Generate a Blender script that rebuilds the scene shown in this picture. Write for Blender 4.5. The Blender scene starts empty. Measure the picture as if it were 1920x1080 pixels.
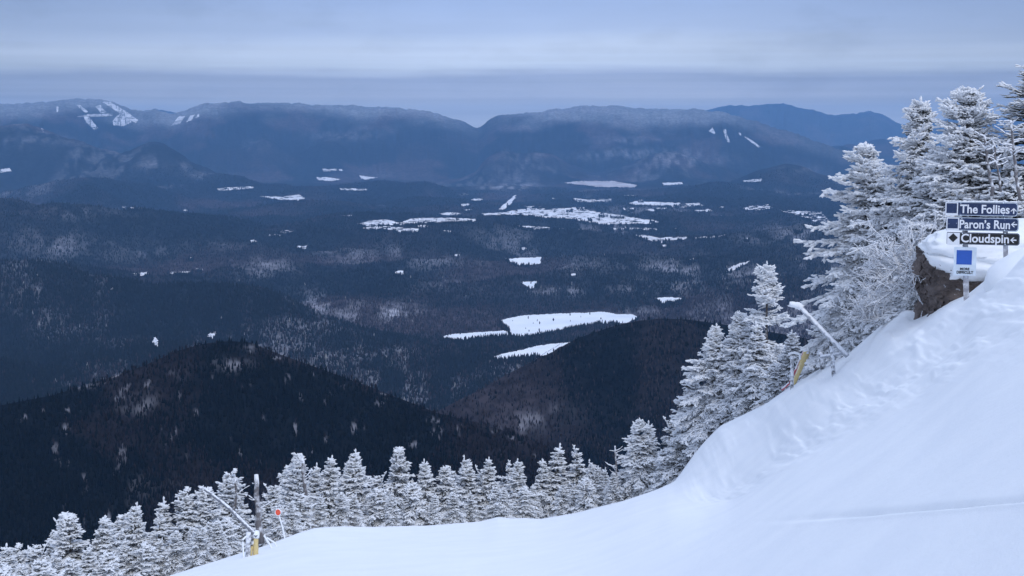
import bpy, math
import numpy as np
from mathutils import Vector, Matrix

# ------------------------------------------------------------------ camera, world, sun, exposure
sc = bpy.context.scene
COL = sc.collection
F = 2666.667                      # focal length in pixels of a 1920-wide picture (50 mm)
PITCH = math.atan(300.0 / F)
cam_d = bpy.data.cameras.new("camera")
cam_d.lens = 50.0; cam_d.sensor_width = 36.0
cam_d.clip_start = 0.1; cam_d.clip_end = 200000.0
cam = bpy.data.objects.new("camera", cam_d); COL.objects.link(cam)
cam.location = (0, 0, 0)
cam.rotation_euler = (math.pi / 2 - PITCH, 0, 0)
sc.camera = cam

SUN_EL, SUN_AZ = math.radians(46), math.radians(158)      # azimuth from north (+Y) clockwise
SKY_MIX = 0.9
world = bpy.data.worlds.new("World"); sc.world = world
world.use_nodes = True
nt = world.node_tree; nt.nodes.clear()
def N(t, **kw):
    n = nt.nodes.new(t)
    for k, v in kw.items():
        if k in n.inputs.keys() if hasattr(n.inputs, 'keys') else False: n.inputs[k].default_value = v
        else: setattr(n, k, v)
    return n
L = lambda a, b: nt.links.new(a, b)
sky = nt.nodes.new('ShaderNodeTexSky'); sky.sky_type = 'NISHITA'; sky.sun_disc = False
sky.sun_elevation = SUN_EL; sky.sun_rotation = SUN_AZ; sky.altitude = 1300.0
tc = nt.nodes.new('ShaderNodeTexCoord')
sep = nt.nodes.new('ShaderNodeSeparateXYZ'); L(tc.outputs['Generated'], sep.inputs[0])
# streaky stratus: noise on direction, strongly stretched along the horizon
def dir_noise(sx, sz, scale, detail, off):
    m = nt.nodes.new('ShaderNodeMapping'); m.inputs['Scale'].default_value = (sx, sx, sz); m.inputs['Location'].default_value = off
    L(tc.outputs['Generated'], m.inputs[0])
    n = nt.nodes.new('ShaderNodeTexNoise'); n.inputs['Scale'].default_value = scale; n.inputs['Detail'].default_value = detail
    n.inputs['Roughness'].default_value = 0.55
    L(m.outputs[0], n.inputs['Vector']); return n.outputs['Fac']
def math_n(op, a, b):
    m = nt.nodes.new('ShaderNodeMath'); m.operation = op
    for i, x in enumerate((a, b)):
        if isinstance(x, (int, float)): m.inputs[i].default_value = x
        else: L(x, m.inputs[i])
    return m.outputs[0]
n1 = dir_noise(3.0, 30.0, 1.6, 5, (1.3, 0.2, 0.4))
warp = math_n('MULTIPLY', math_n('SUBTRACT', n1, 0.5), 0.018)
n1b = dir_noise(2.0, 6.0, 1.0, 2, (4.3, 2.2, 0.4))
warp2 = math_n('ADD', warp, math_n('MULTIPLY', math_n('SUBTRACT', n1b, 0.5), 0.012))
zz = math_n('ADD', sep.outputs['Z'], warp2)
fac = math_n('DIVIDE', zz, 0.2)
ramp = nt.nodes.new('ShaderNodeValToRGB'); L(fac, ramp.inputs[0])
S = lambda z: z / 0.2
stops = [(-0.01, (.80, .84, .92)), (0.012, (.72, .77, .88)), (0.019, (.60, .65, .80)), (0.029, (.50, .575, .79)),
         (0.0345, (.45, .53, .77)), (0.041, (.70, .81, 1.02)), (0.052, (.70, .81, 1.04)), (0.066, (.50, .62, .91)), (0.095, (.37, .50, .84)), (0.2, (.50, .605, .85))]
cr = ramp.color_ramp
while len(cr.elements) < len(stops): cr.elements.new(0.5)
for i, (z, c) in enumerate(stops):
    cr.elements[i].position = max(0.0, S(z)); cr.elements[i].color = (*c, 1)
# brightening to the zenith
mr = nt.nodes.new('ShaderNodeMapRange'); L(sep.outputs['Z'], mr.inputs[0])
mr.inputs[1].default_value = 0.1; mr.inputs[2].default_value = 0.9; mr.inputs[3].default_value = 1.0; mr.inputs[4].default_value = 2.15
# broad light / dark and slightly mauve patches
n2 = dir_noise(1.6, 7.0, 1.5, 4, (7.1, 3.3, 1.4))
var = nt.nodes.new('ShaderNodeMapRange'); L(n2, var.inputs[0])
var.inputs[1].default_value = 0.25; var.inputs[2].default_value = 0.75; var.inputs[3].default_value = 0.84; var.inputs[4].default_value = 1.12
side = nt.nodes.new('ShaderNodeMapRange'); L(sep.outputs['X'], side.inputs[0])       # the cloud is greyer and thicker at both flanks of the view
side.inputs[1].default_value = 0.02; side.inputs[2].default_value = 0.36; side.inputs[3].default_value = 1.0; side.inputs[4].default_value = 0.80
side2 = nt.nodes.new('ShaderNodeMapRange'); L(sep.outputs['X'], side2.inputs[0])
side2.inputs[1].default_value = -0.38; side2.inputs[2].default_value = -0.05; side2.inputs[3].default_value = 0.64; side2.inputs[4].default_value = 1.0
n3s = dir_noise(1.2, 110.0, 1.5, 4, (2.1, 8.3, 0.7))
stre = nt.nodes.new('ShaderNodeMapRange'); L(n3s, stre.inputs[0])
stre.inputs[1].default_value = 0.3; stre.inputs[2].default_value = 0.7; stre.inputs[3].default_value = -0.13; stre.inputs[4].default_value = 0.13
low = nt.nodes.new('ShaderNodeMapRange'); L(sep.outputs['Z'], low.inputs[0])
low.inputs[1].default_value = 0.036; low.inputs[2].default_value = 0.06; low.inputs[3].default_value = 1.0; low.inputs[4].default_value = 0.15
n5 = dir_noise(9.0, 22.0, 1.3, 5, (5.5, 1.3, 3.7))
smud = nt.nodes.new('ShaderNodeMapRange'); L(n5, smud.inputs[0]); smud.inputs[1].default_value = 0.52; smud.inputs[2].default_value = 0.75; smud.inputs[3].default_value = 0.0; smud.inputs[4].default_value = -0.16
streak = math_n('ADD', math_n('ADD', math_n('MULTIPLY', stre.outputs[0], low.outputs[0]), smud.outputs[0]), 1.0)
k = math_n('MULTIPLY', math_n('MULTIPLY', math_n('MULTIPLY', mr.outputs[0], streak), var.outputs[0]), math_n('MULTIPLY', side.outputs[0], side2.outputs[0]))
k10 = math_n('MULTIPLY', k, 10.0)
vm = nt.nodes.new('ShaderNodeVectorMath'); vm.operation = 'SCALE'
L(ramp.outputs[0], vm.inputs[0]); L(k10, vm.inputs['Scale'])
mix = nt.nodes.new('ShaderNodeMix'); mix.data_type = 'RGBA'; mix.inputs[0].default_value = SKY_MIX
L(sky.outputs[0], mix.inputs[6]); L(vm.outputs[0], mix.inputs[7])
bg = nt.nodes.new('ShaderNodeBackground'); bg.inputs['Strength'].default_value = 0.1
L(mix.outputs[2], bg.inputs[0])
wo = nt.nodes.new('ShaderNodeOutputWorld'); L(bg.outputs[0], wo.inputs[0])

sun_d = bpy.data.lights.new("sun", 'SUN'); sun_d.energy = 1.15; sun_d.angle = math.radians(30); sun_d.color = (1.0, 0.96, 0.9)
sun = bpy.data.objects.new("sun", sun_d); COL.objects.link(sun)
sd = Vector((math.sin(SUN_AZ) * math.cos(SUN_EL), math.cos(SUN_AZ) * math.cos(SUN_EL), math.sin(SUN_EL)))
sun.rotation_euler = (-sd).to_track_quat('-Z', 'Y').to_euler()

vs = sc.view_settings
vs.view_transform = 'Standard'; vs.look = 'None'; vs.exposure = 0.0; vs.gamma = 1.0; vs.use_curve_mapping = False
sc.render.engine = 'CYCLES'
sc.cycles.use_denoising = True
sc.cycles.max_bounces = 6; sc.cycles.diffuse_bounces = 3; sc.cycles.volume_bounces = 1
sc.cycles.transparent_max_bounces = 8

# ------------------------------------------------------------------ pixel <-> world helpers (measuring aids)
sP, cP = math.sin(PITCH), math.cos(PITCH)
def aze(u, v):
    cx = (np.asarray(u, float) - 960) / F; cy = -(np.asarray(v, float) - 540) / F
    dx, dy, dz = cx, cP + cy * sP, -sP + cy * cP
    return np.arctan2(dx, dy), dz / np.hypot(dx, dy)
def pix(az, e):
    dx, dy, dz = np.sin(az), np.cos(az), e
    fw = dy * cP - dz * sP; up = dy * sP + dz * cP
    return 960 + F * dx / fw, 540 - F * up / fw
def pt(u, v, r):
    az, e = aze(u, v)
    return Vector((r * math.sin(az), r * math.cos(az), r * float(e)))
def mpp(p): return (p.y * cP - p.z * sP) / F          # metres per picture pixel at a point

# ------------------------------------------------------------------ noise
def _hash(i, j, s):
    h = (i.astype(np.int64) * 374761393 + j.astype(np.int64) * 668265263 + s * 974634777) & 0xffffffff
    h = ((h ^ (h >> 13)) * 1274126177) & 0xffffffff
    h = (h ^ (h >> 16)) & 0xffffffff
    return h.astype(np.float64) / 4294967295.0
def vnoise(x, y, s=0):
    xi = np.floor(x); yi = np.floor(y); fx = x - xi; fy = y - yi
    fx = fx * fx * fx * (fx * (fx * 6 - 15) + 10); fy = fy * fy * fy * (fy * (fy * 6 - 15) + 10)
    a = _hash(xi, yi, s); b = _hash(xi + 1, yi, s); c = _hash(xi, yi + 1, s); d = _hash(xi + 1, yi + 1, s)
    return (a * (1 - fx) + b * fx) * (1 - fy) + (c * (1 - fx) + d * fx) * fy
def fbm(x, y, o=4, s=0, g=0.5):
    t = 0.0; a = 1.0; n = 0.0
    c, sn = math.cos(0.6), math.sin(0.6)
    for k in range(o):
        t = t + a * vnoise(x, y, s + k); n += a; a *= g
        x, y = (x * c - y * sn) * 2.03 + 11.3, (x * sn + y * c) * 2.03 - 5.7
    return t / n
def sstep(a, b, x):
    t = np.clip((x - a) / (b - a), 0, 1); return t * t * (3 - 2 * t)

# ------------------------------------------------------------------ mesh helpers
def mesh_np(name, V, quads=None, tris=None, smooth=True, attrs=None):
    me = bpy.data.meshes.new(name)
    V = np.asarray(V, np.float32).reshape(-1, 3)
    loops = []; tot = []
    if quads is not None and len(quads):
        loops.append(np.asarray(quads, np.int32).ravel()); tot.append(np.full(len(quads), 4, np.int32))
    if tris is not None and len(tris):
        loops.append(np.asarray(tris, np.int32).ravel()); tot.append(np.full(len(tris), 3, np.int32))
    loops = np.concatenate(loops); tot = np.concatenate(tot)
    start = np.concatenate([[0], np.cumsum(tot)[:-1]]).astype(np.int32)
    me.vertices.add(len(V)); me.vertices.foreach_set('co', V.ravel())
    me.loops.add(len(loops)); me.loops.foreach_set('vertex_index', loops)
    me.polygons.add(len(tot)); me.polygons.foreach_set('loop_start', start)
    try: me.polygons.foreach_set('loop_total', tot)
    except Exception: pass
    me.update(calc_edges=True)
    me.polygons.foreach_set('use_smooth', np.full(len(tot), smooth))
    for k, a in (attrs or {}).items():
        a = np.asarray(a, np.float32)
        if a.ndim == 1:
            at = me.attributes.new(k, 'FLOAT', 'POINT'); at.data.foreach_set('value', a)
        else:
            if a.shape[1] == 3: a = np.concatenate([a, np.ones((len(a), 1), np.float32)], 1)
            at = me.attributes.new(k, 'FLOAT_COLOR', 'POINT'); at.data.foreach_set('color', a.ravel())
    me.validate(); return me
def obj(name, me, m=None, parent=None):
    o = bpy.data.objects.new(name, me); COL.objects.link(o)
    if m is not None and me is not None and not me.materials: me.materials.append(m)
    if parent is not None: o.parent = parent
    return o
def thing(name, label, cat, loc=(0, 0, 0), group=None, rz=0.0):
    o = bpy.data.objects.new(name, None); COL.objects.link(o); o.location = loc; o.rotation_euler = (0, 0, rz)
    o.empty_display_size = 0.2
    tag(o, label, cat, group); return o
def tag(o, label, cat, group=None):
    o['label'] = label; o['category'] = cat
    if group: o['group'] = group
    return o
def kind(o, k): o['kind'] = k; return o
def grid_faces(nr, nc):
    i = np.arange(nr - 1)[:, None] * nc + np.arange(nc - 1)[None, :]
    return np.stack([i, i + 1, i + nc + 1, i + nc], -1).reshape(-1, 4)
def segs_mesh(P0, P1, R0, R1, nside=4, bulge=1.15, rng=None):
    """tapered bars with a bulge and a pointed end: verts, quads, tris, per-vertex segment index"""
    P0 = np.asarray(P0); P1 = np.asarray(P1); R0 = np.asarray(R0)[:, None]; R1 = np.asarray(R1)[:, None]
    n = len(P0); D = P1 - P0; Ln = np.linalg.norm(D, axis=1, keepdims=True) + 1e-9; D = D / Ln
    ref = np.where(np.abs(D[:, 2:3]) > 0.9, np.array([[1.0, 0, 0]]), np.array([[0, 0, 1.0]]))
    A = np.cross(D, ref); A /= np.linalg.norm(A, axis=1, keepdims=True); B = np.cross(D, A)
    ph = (rng.random((n, 1)) if rng is not None else np.zeros((n, 1))) * 6.28
    V = np.zeros((n, 2 * nside + 1, 3))
    for kx in range(nside):
        a = ph + 2 * math.pi * kx / nside
        d = np.cos(a) * A + np.sin(a) * B
        V[:, kx] = P0 + d * R0
        V[:, nside + kx] = P0 + D * Ln * 0.72 + d * (R0 * 0.35 + R1 * 0.65) * bulge
    V[:, 2 * nside] = P1 + D * R1 * 0.6
    base = np.arange(n)[:, None] * (2 * nside + 1)
    q = []; t = []
    for kx in range(nside):
        k2 = (kx + 1) % nside
        q.append(np.concatenate([base + kx, base + k2, base + nside + k2, base + nside + kx], 1))
        t.append(np.concatenate([base + nside + kx, base + nside + k2, base + 2 * nside], 1))
    return V.reshape(-1, 3), np.concatenate(q), np.concatenate(t), np.repeat(np.arange(n), 2 * nside + 1)
def tube(points, radii, ns=10, closed=True, rough=0.0, seed=0):
    P = [Vector(p) for p in points]; V = []; rg = np.random.default_rng(seed)
    if not hasattr(radii, '__len__'): radii = [radii] * len(P)
    for i, p in enumerate(P):
        d = (P[min(i + 1, len(P) - 1)] - P[max(i - 1, 0)]).normalized()
        ref = Vector((0, 0, 1)) if abs(d.z) < 0.9 else Vector((1, 0, 0))
        a = d.cross(ref).normalized(); b = d.cross(a)
        for kx in range(ns):
            t = 2 * math.pi * kx / ns; rr = radii[i] * (1 + rough * (rg.random() - 0.5))
            V.append(p + (a * math.cos(t) + b * math.sin(t)) * rr)
    q = []
    for i in range(len(P) - 1):
        for kx in range(ns):
            q.append((i * ns + kx, i * ns + (kx + 1) % ns, (i + 1) * ns + (kx + 1) % ns, (i + 1) * ns + kx))
    V.append(P[0]); V.append(P[-1]); c0 = len(V) - 2; t = []
    for kx in range(ns):
        t.append((c0, (kx + 1) % ns, kx)); e = (len(P) - 1) * ns
        t.append((c0 + 1, e + kx, e + (kx + 1) % ns))
    return np.array([tuple(v) for v in V]), np.array(q), np.array(t)
def resample(pts, step):
    out = []
    for a, b in zip(pts[:-1], pts[1:]):
        n = max(1, int((Vector(b) - Vector(a)).length / step))
        for i in range(n): out.append(Vector(a).lerp(Vector(b), i / n))
    out.append(Vector(pts[-1])); return out
def merge(parts):
    V = []; Q = []; T = []; o = 0
    for v, q, t in parts:
        V.append(v)
        if len(q): Q.append(np.asarray(q) + o)
        if len(t): T.append(np.asarray(t) + o)
        o += len(v)
    return np.concatenate(V), (np.concatenate(Q) if Q else None), (np.concatenate(T) if T else None)

# ------------------------------------------------------------------ materials
def new_mat(name):
    m = bpy.data.materials.new(name); m.use_nodes = True
    b = m.node_tree.nodes['Principled BSDF']; return m, m.node_tree, b
def mnode(t, typ, **ins):
    n = t.nodes.new(typ)
    for kx, v in ins.items(): n.inputs[kx.replace('_', ' ')].default_value = v
    return n
def mixc(t, fac, a, b):
    m = t.nodes.new('ShaderNodeMix'); m.data_type = 'RGBA'
    for i, x in ((0, fac), (6, a), (7, b)):
        if isinstance(x, (int, float)): m.inputs[i].default_value = x
        elif isinstance(x, tuple): m.inputs[i].default_value = (*x, 1)
        else: t.links.new(x, m.inputs[i])
    return m.outputs[2]
def mmath(t, op, a, b=0.0, clamp=False):
    m = t.nodes.new('ShaderNodeMath'); m.operation = op; m.use_clamp = clamp
    for i, x in enumerate((a, b)):
        if isinstance(x, (int, float)): m.inputs[i].default_value = x
        else: t.links.new(x, m.inputs[i])
    return m.outputs[0]
def mrange(t, x, a, b, c=0.0, d=1.0):
    m = t.nodes.new('ShaderNodeMapRange'); t.links.new(x, m.inputs[0])
    for i, vv in enumerate((a, b, c, d)): m.inputs[i + 1].default_value = vv
    return m.outputs[0]
def noise_tex(t, scale, detail=4, coord='Object', sc3=None):
    c = t.nodes.new('ShaderNodeTexCoord'); n = mnode(t, 'ShaderNodeTexNoise', Scale=scale, Detail=detail)
    if sc3:
        mp = t.nodes.new('ShaderNodeMapping'); mp.inputs['Scale'].default_value = sc3
        t.links.new(c.outputs[coord], mp.inputs[0]); t.links.new(mp.outputs[0], n.inputs['Vector'])
    else: t.links.new(c.outputs[coord], n.inputs['Vector'])
    return n.outputs['Fac']
def bump(t, b, h, strength, dist):
    bn = mnode(t, 'ShaderNodeBump', Strength=strength, Distance=dist)
    t.links.new(h, bn.inputs['Height']); t.links.new(bn.outputs[0], b.inputs['Normal'])
def plain(name, col, rough=0.6, var=0.15, scale=8.0, metal=0.0):
    m, t, b = new_mat(name)
    n = noise_tex(t, scale, 5)
    c = mixc(t, mrange(t, n, 0.3, 0.7), tuple(x * (1 - var) for x in col), tuple(min(1, x * (1 + var)) for x in col))
    t.links.new(c, b.inputs['Base Color']); b.inputs['Roughness'].default_value = rough; b.inputs['Metallic'].default_value = metal
    return m
def rimed(name, under, cover=0.0, rough=0.7, scale=14.0, metal=0.0):
    """a surface with rime sticking to its upper side; cover shifts how far round it reaches"""
    m, t, b = new_mat(name)
    g = t.nodes.new('ShaderNodeNewGeometry'); s = t.nodes.new('ShaderNodeSeparateXYZ'); t.links.new(g.outputs['Normal'], s.inputs[0])
    n = noise_tex(t, scale, 4)
    h = mmath(t, 'ADD', s.outputs['Z'], mmath(t, 'MULTIPLY', mmath(t, 'SUBTRACT', n, 0.5), 1.6))
    f = mrange(t, h, -0.15 - cover, 0.25 - cover)
    t.links.new(mixc(t, f, under, (0.80, 0.82, 0.86)), b.inputs['Base Color'])
    b.inputs['Roughness'].default_value = rough
    bump(t, b, n, 0.5, 0.01)
    return m

# snow
M_snow, t, b = new_mat("snow_surface")
n = noise_tex(t, 1.3, 6); nf = noise_tex(t, 14.0, 4); ng = noise_tex(t, 90.0, 3)
t.links.new(mixc(t, mrange(t, n, 0.35, 0.65), (0.86, 0.885, 0.915), (0.90, 0.92, 0.94)), b.inputs['Base Color'])
b.inputs['Roughness'].default_value = 0.75
b.inputs['Specular IOR Level'].default_value = 0.25
hh = mmath(t, 'ADD', mmath(t, 'MULTIPLY', nf, 0.6), mmath(t, 'MULTIPLY', ng, 0.25))
bump(t, b, hh, 0.30, 0.03)

# forested ground seen from far: colour of the wood as an attribute, broken up with fine noise
M_land, t, b = new_mat("wooded_ground")
a = t.nodes.new('ShaderNodeAttribute'); a.attribute_name = 'col'
n = noise_tex(t, 0.025, 6); n3 = noise_tex(t, 0.006, 5)
k1 = mrange(t, n, 0.3, 0.7, 0.55, 1.5); k2 = mrange(t, n3, 0.3, 0.7, 0.8, 1.2)
vmx = t.nodes.new('ShaderNodeVectorMath'); vmx.operation = 'SCALE'
t.links.new(a.outputs['Color'], vmx.inputs[0]); t.links.new(mmath(t, 'MULTIPLY', k1, k2), vmx.inputs['Scale'])
t.links.new(vmx.outputs[0], b.inputs['Base Color']); b.inputs['Roughness'].default_value = 1.0; b.inputs['Specular IOR Level'].default_value = 0.0
M_wood, t, b = new_mat("distant_trees")
a = t.nodes.new('ShaderNodeAttribute'); a.attribute_name = 'col'
t.links.new(a.outputs['Color'], b.inputs['Base Color']); b.inputs['Roughness'].default_value = 1.0; b.inputs['Specular IOR Level'].default_value = 0.0
# snow-covered fields and lake ice
def snow_field_mat(name, c0, c1, scale):
    m, t, b = new_mat(name); n = noise_tex(t, scale, 5)
    t.links.new(mixc(t, mrange(t, n, 0.35, 0.7), c0, c1), b.inputs['Base Color']); b.inputs['Roughness'].default_value = 0.8
    return m
M_ice = snow_field_mat("lake_snow", (0.72, 0.76, 0.82), (0.86, 0.88, 0.91), 0.006)
M_field = snow_field_mat("field_snow", (0.60, 0.60, 0.63), (0.86, 0.87, 0.90), 0.012)
M_run = snow_field_mat("ski_run_snow", (0.40, 0.41, 0.44), (0.82, 0.83, 0.86), 0.006)
M_stubble = snow_field_mat("stubble_snow", (0.40, 0.36, 0.37), (0.6, 0.58, 0.6), 0.006)

# rimed spruce
M_rime, t, b = new_mat("rimed_needles")
g = t.nodes.new('ShaderNodeNewGeometry'); s = t.nodes.new('ShaderNodeSeparateXYZ'); t.links.new(g.outputs['Normal'], s.inputs[0])
n = noise_tex(t, 11.0, 4); nbig = noise_tex(t, 2.0, 3)
at = t.nodes.new('ShaderNodeAttribute'); at.attribute_name = 'frost'
h = mmath(t, 'ADD', mmath(t, 'MULTIPLY', s.outputs['Z'], 0.55), mmath(t, 'MULTIPLY', mmath(t, 'SUBTRACT', n, 0.5), 1.0))
h = mmath(t, 'ADD', h, mmath(t, 'MULTIPLY', mmath(t, 'SUBTRACT', nbig, 0.5), 0.5))
h = mmath(t, 'ADD', h, mmath(t, 'SUBTRACT', at.outputs['Fac'], 0.5))
f = mrange(t, h, -0.42, 0.10)
t.links.new(mixc(t, f, (0.055, 0.06, 0.055), (0.80, 0.82, 0.85)), b.inputs['Base Color'])
b.inputs['Roughness'].default_value = 0.8; b.inputs['Specular IOR Level'].default_value = 0.2
M_bark = rimed("spruce_bark", (0.085, 0.075, 0.072), -0.25, 0.9, 9.0)
M_twig = rimed("rimed_twigs", (0.22, 0.21, 0.215), 0.55, 0.85, 12.0)
M_deadwood = rimed("weathered_dead_wood", (0.15, 0.14, 0.145), -0.15, 0.9, 8.0)

# ------------------------------------------------------------------ the ski piste in the near ground
BROW = np.array([(-900, 1420, 20), (-400, 1290, 22), (0, 1190, 24), (200, 1122, 25.5), (330, 1079, 27), (430, 1047, 28.5), (500, 1025, 29.5), (560, 1001, 31), (592, 991, 32), (640, 988, 33),
    (700, 990, 34), (800, 987, 35), (900, 979, 36), (933, 970, 36.2), (960, 973, 36.3), (985, 972, 36.4), (1012, 974, 36.4), (1080, 964, 36.2), (1170, 940, 35.8), (1230, 920, 35.3),
    (1264, 905, 35), (1276, 889, 34.8), (1300, 855, 34.5), (1322, 828, 34.2), (1350, 800, 33.8), (1400, 776, 33), (1440, 756, 32.2), (1475, 731, 31.5), (1540, 691, 30), (1590, 665, 28.8),
    (1640, 622, 27.5), (1672, 594, 26.8), (1700, 583, 26), (1735, 589, 24.5), (1770, 571, 23.8), (1812, 556, 23), (1850, 526, 22), (1885, 500, 21), (1920, 474, 20.4), (2100, 360, 19), (2500, 180, 18), (3000, 60, 18)], float)
_baz, _be = aze(BROW[:, 0], BROW[:, 1])
AZT = np.linspace(-math.pi, math.pi, 20571)
_baz = np.concatenate([[-math.pi], _baz, [math.pi]]); _be = np.concatenate([[0.02], _be, [0.02]]); _brr = np.concatenate([[18.0], BROW[:, 2], [18.0]])
def _sm(y, sig):
    kx = np.arange(-int(3 * sig), int(3 * sig) + 1); w = np.exp(-0.5 * (kx / sig) ** 2); w /= w.sum()
    return np.convolve(np.pad(y, len(kx) // 2, mode='edge'), w, 'valid')
BE = _sm(np.interp(AZT, _baz, _be), 5); BR = _sm(np.interp(AZT, _baz, _brr), 25)
BANK_U = [(1190, 0), (1262, .14), (1325, .52), (1370, .66), (1420, .6), (1500, .42), (1600, .32), (1700, .22), (1790, 0.05), (1830, 0.0)]
_bkaz = aze(np.array([x[0] for x in BANK_U], float), 800.0)[0]
BK = _sm(np.interp(AZT, _bkaz, [x[1] for x in BANK_U]), 12)
EYE = 1.75
BZS = _sm(BE * BR, 220); BRS = _sm(BR, 220)
def snow_z(az, r):
    az = np.asarray(az, float); r = np.asarray(r, float)
    eb = np.interp(az, AZT, BE); rb = np.interp(az, AZT, BR); bk = np.interp(az, AZT, BK)
    zb = eb * rb; x = r * np.sin(az); y = r * np.cos(az)
    t = r / rb
    g0 = (zb + EYE) / rb
    gs = (np.interp(az, AZT, BZS) + EYE) / np.interp(az, AZT, BRS)
    # in front of the brow
    wq = np.clip(t, 0, 1) ** 5
    zl = -EYE + (gs * (1 - wq) + g0 * wq) * r
    hollow = bk * sstep(0.35, 0.80, t) * (1 - sstep(0.74, 1.0, t))
    z_in = zl - hollow
    roll = 0.10 * (fbm(x / 6, y / 6, 3, 5) - 0.5) * (1 - sstep(0.8, 0.98, t)) * sstep(0.1, .3, t)
    u, _ = pix(az, zl / np.maximum(r, 0.1)); 
    u = np.where(np.abs(az) < .7, u, -1e4)
    rough = (.6 * sstep(1255, 1330, u) + .4 * sstep(1340, 1500, u)) * sstep(0.55, 0.74, t) * (1 - sstep(0.94, 1.0, t) * 0.85)
    la = az * 30.0; lh = zl / np.maximum(r, .1) * 30.0          # lumps longer up the slope than across it
    l2 = la * .85 - lh * .5; h2 = la * .5 + lh * .85           # and strung out along the bank
    lump = (fbm(la / 1.5, lh / .7, 4, 21) - 0.5) * 0.46 + np.maximum(fbm(la / 0.5, lh / .28, 3, 31) - 0.5, 0) * 0.36 - np.maximum(fbm((la * .8 + lh * .6) / 2.2, (lh * .8 - la * .55) / .22, 3, 37) - 0.56, 0) * 0.6
    z_in = z_in + roll + rough * 0.62 * lump * (0.35 + 0.65 * np.clip(bk, 0, 1) + 0.25)
    # old snowcat track: a soft furrow along a line of the near slope
    _, vv = pix(az, z_in / np.maximum(r, 0.1))
    line = 937 + (1920 - u) * 0.085
    dist = (vv - line) / 5.5
    z_in = z_in - 0.045 * (.5 + fbm(u / 60, u * 0, 3, 43)) * np.exp(-dist ** 2) * sstep(1380, 1750, u) + 0.012 * np.exp(-((vv - line - 8) / 5.0) ** 2) * sstep(1380, 1750, u)
    # drift heaped beside the boulder
    du = (u - 1905) / 62.0; dd = (r - 19.6) / 1.1
    # behind the brow the ground falls away
    s_ = np.maximum(r - rb, 0); slope2 = -0.47
    z_out = zb + slope2 * s_ + (slope2 - g0) * -1 * 3.0 * (1 - np.exp(-s_ / 3.0)) + 0.35 * (fbm(x / 3, y / 3, 3, 9) - 0.5) * sstep(0, 4, s_)
    w = (t > 1).astype(float)
    return np.where(t <= 1, z_in, z_out)
def ground_hit(u, v):
    az, e = aze(u, v); r = np.linspace(2.5, float(np.interp(az, AZT, BR)) * 1.0, 4000)
    z = snow_z(np.full_like(r, az), r); ee = z / r
    i = int(np.argmax(ee >= e)) if (ee >= e).any() else len(r) - 1
    return Vector((r[i] * math.sin(az), r[i] * math.cos(az), float(z[i])))
def on_snow(u, s):
    """a point s metres behind the brow in the column of picture x = u (measured at the brow)"""
    az = float(np.interp(u, BROW[:, 0], _baz[1:-1])); r = float(np.interp(az, AZT, BR)) + s
    return az, r, float(snow_z(az, r))

azs = np.radians(np.concatenate([np.linspace(-180, -30, 220)[:-1], np.linspace(-30, 32, 1500), np.linspace(32, 180, 220)[1:]])); nc = len(azs)
tt = np.concatenate([np.linspace(0.03, 0.5, 420)[:-1], np.linspace(0.5, 1.0, 260)])
rb = np.interp(azs, AZT, BR)
R_in = tt[:, None] * rb[None, :]
so = np.concatenate([np.linspace(0.08, 12, 60), np.geomspace(12.6, 170, 40)])
R_out = rb[None, :] + so[:, None]
RR = np.concatenate([R_in, R_out]); AA = np.broadcast_to(azs, RR.shape)
ZZ = snow_z(AA, RR)
V = np.stack([RR * np.sin(AA), RR * np.cos(AA), ZZ], -1)
me = mesh_np("snow_piste", V.reshape(-1, 3), grid_faces(*RR.shape)[:, ::-1])
kind(obj("snow_slope_ground", me, M_snow), 'structure')

# ------------------------------------------------------------------ far land: valley, hills, mountain ranges
BASE = -750.0
def layer(pts):
    p = np.array(pts, float); az, e = aze(p[:, 0], p[:, 1]); return az, e, p[:, 2]
HILL_L = layer([(-900, 900, 1700), (-300, 830, 1800), (0, 768, 1900), (100, 748, 1950), (200, 716, 2000), (270, 692, 2020), (330, 664, 2040), (380, 650, 2050), (430, 644, 2050), (470, 647, 2050), (520, 668, 2040), (600, 697, 2020), (680, 728, 2000), (760, 760, 1950), (820, 784, 1900), (900, 803, 1850), (960, 822, 1800), (1010, 842, 1760), (1060, 866, 1720), (1110, 905, 1680), (1200, 1000, 1600), (1500, 1300, 1500)])
HILL_R = layer([(300, 1250, 2500), (700, 860, 2600), (800, 792, 2650), (850, 764, 2680), (900, 738, 2700), (950, 708, 2750), (1000, 682, 2780), (1050, 652, 2800), (1100, 632, 2820), (1150, 615, 2830), (1200, 604, 2840), (1240, 600, 2850), (1290, 602, 2850), (1340, 609, 2840), (1400, 618, 2820), (1480, 632, 2780), (1560, 650, 2700), (1700, 690, 2600), (2300, 850, 2300)])
RANGE = layer([(-900, 180, 25000), (-200, 186, 25000), (0, 196, 25000), (60, 193, 25000), (110, 187, 25200), (150, 184, 25400), (200, 189, 25400), (235, 199, 25200), (260, 208, 25000), (290, 205, 25000), (322, 215, 24800), (350, 205, 24800), (385, 193, 25000), (450, 191, 25200), (520, 194, 25400), (600, 196, 25400), (700, 200, 25200), (770, 204, 25000), (820, 213, 24800), (860, 226, 24600), (895, 241, 24400), (903, 238, 24400), (915, 226, 24400), (935, 218, 24500), (985, 212, 24600), (1020, 207, 24800), (1060, 203, 25000), (1100, 197, 25000), (1130, 196, 25000), (1180, 202, 25000), (1240, 204, 25000), (1300, 204, 24800), (1350, 211, 24600), (1400, 222, 24300), (1450, 238, 24000), (1500, 254, 23600), (1550, 271, 23200), (1600, 289, 22800), (1660, 308, 22400), (1760, 330, 22000), (2300, 340, 22000)])
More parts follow.
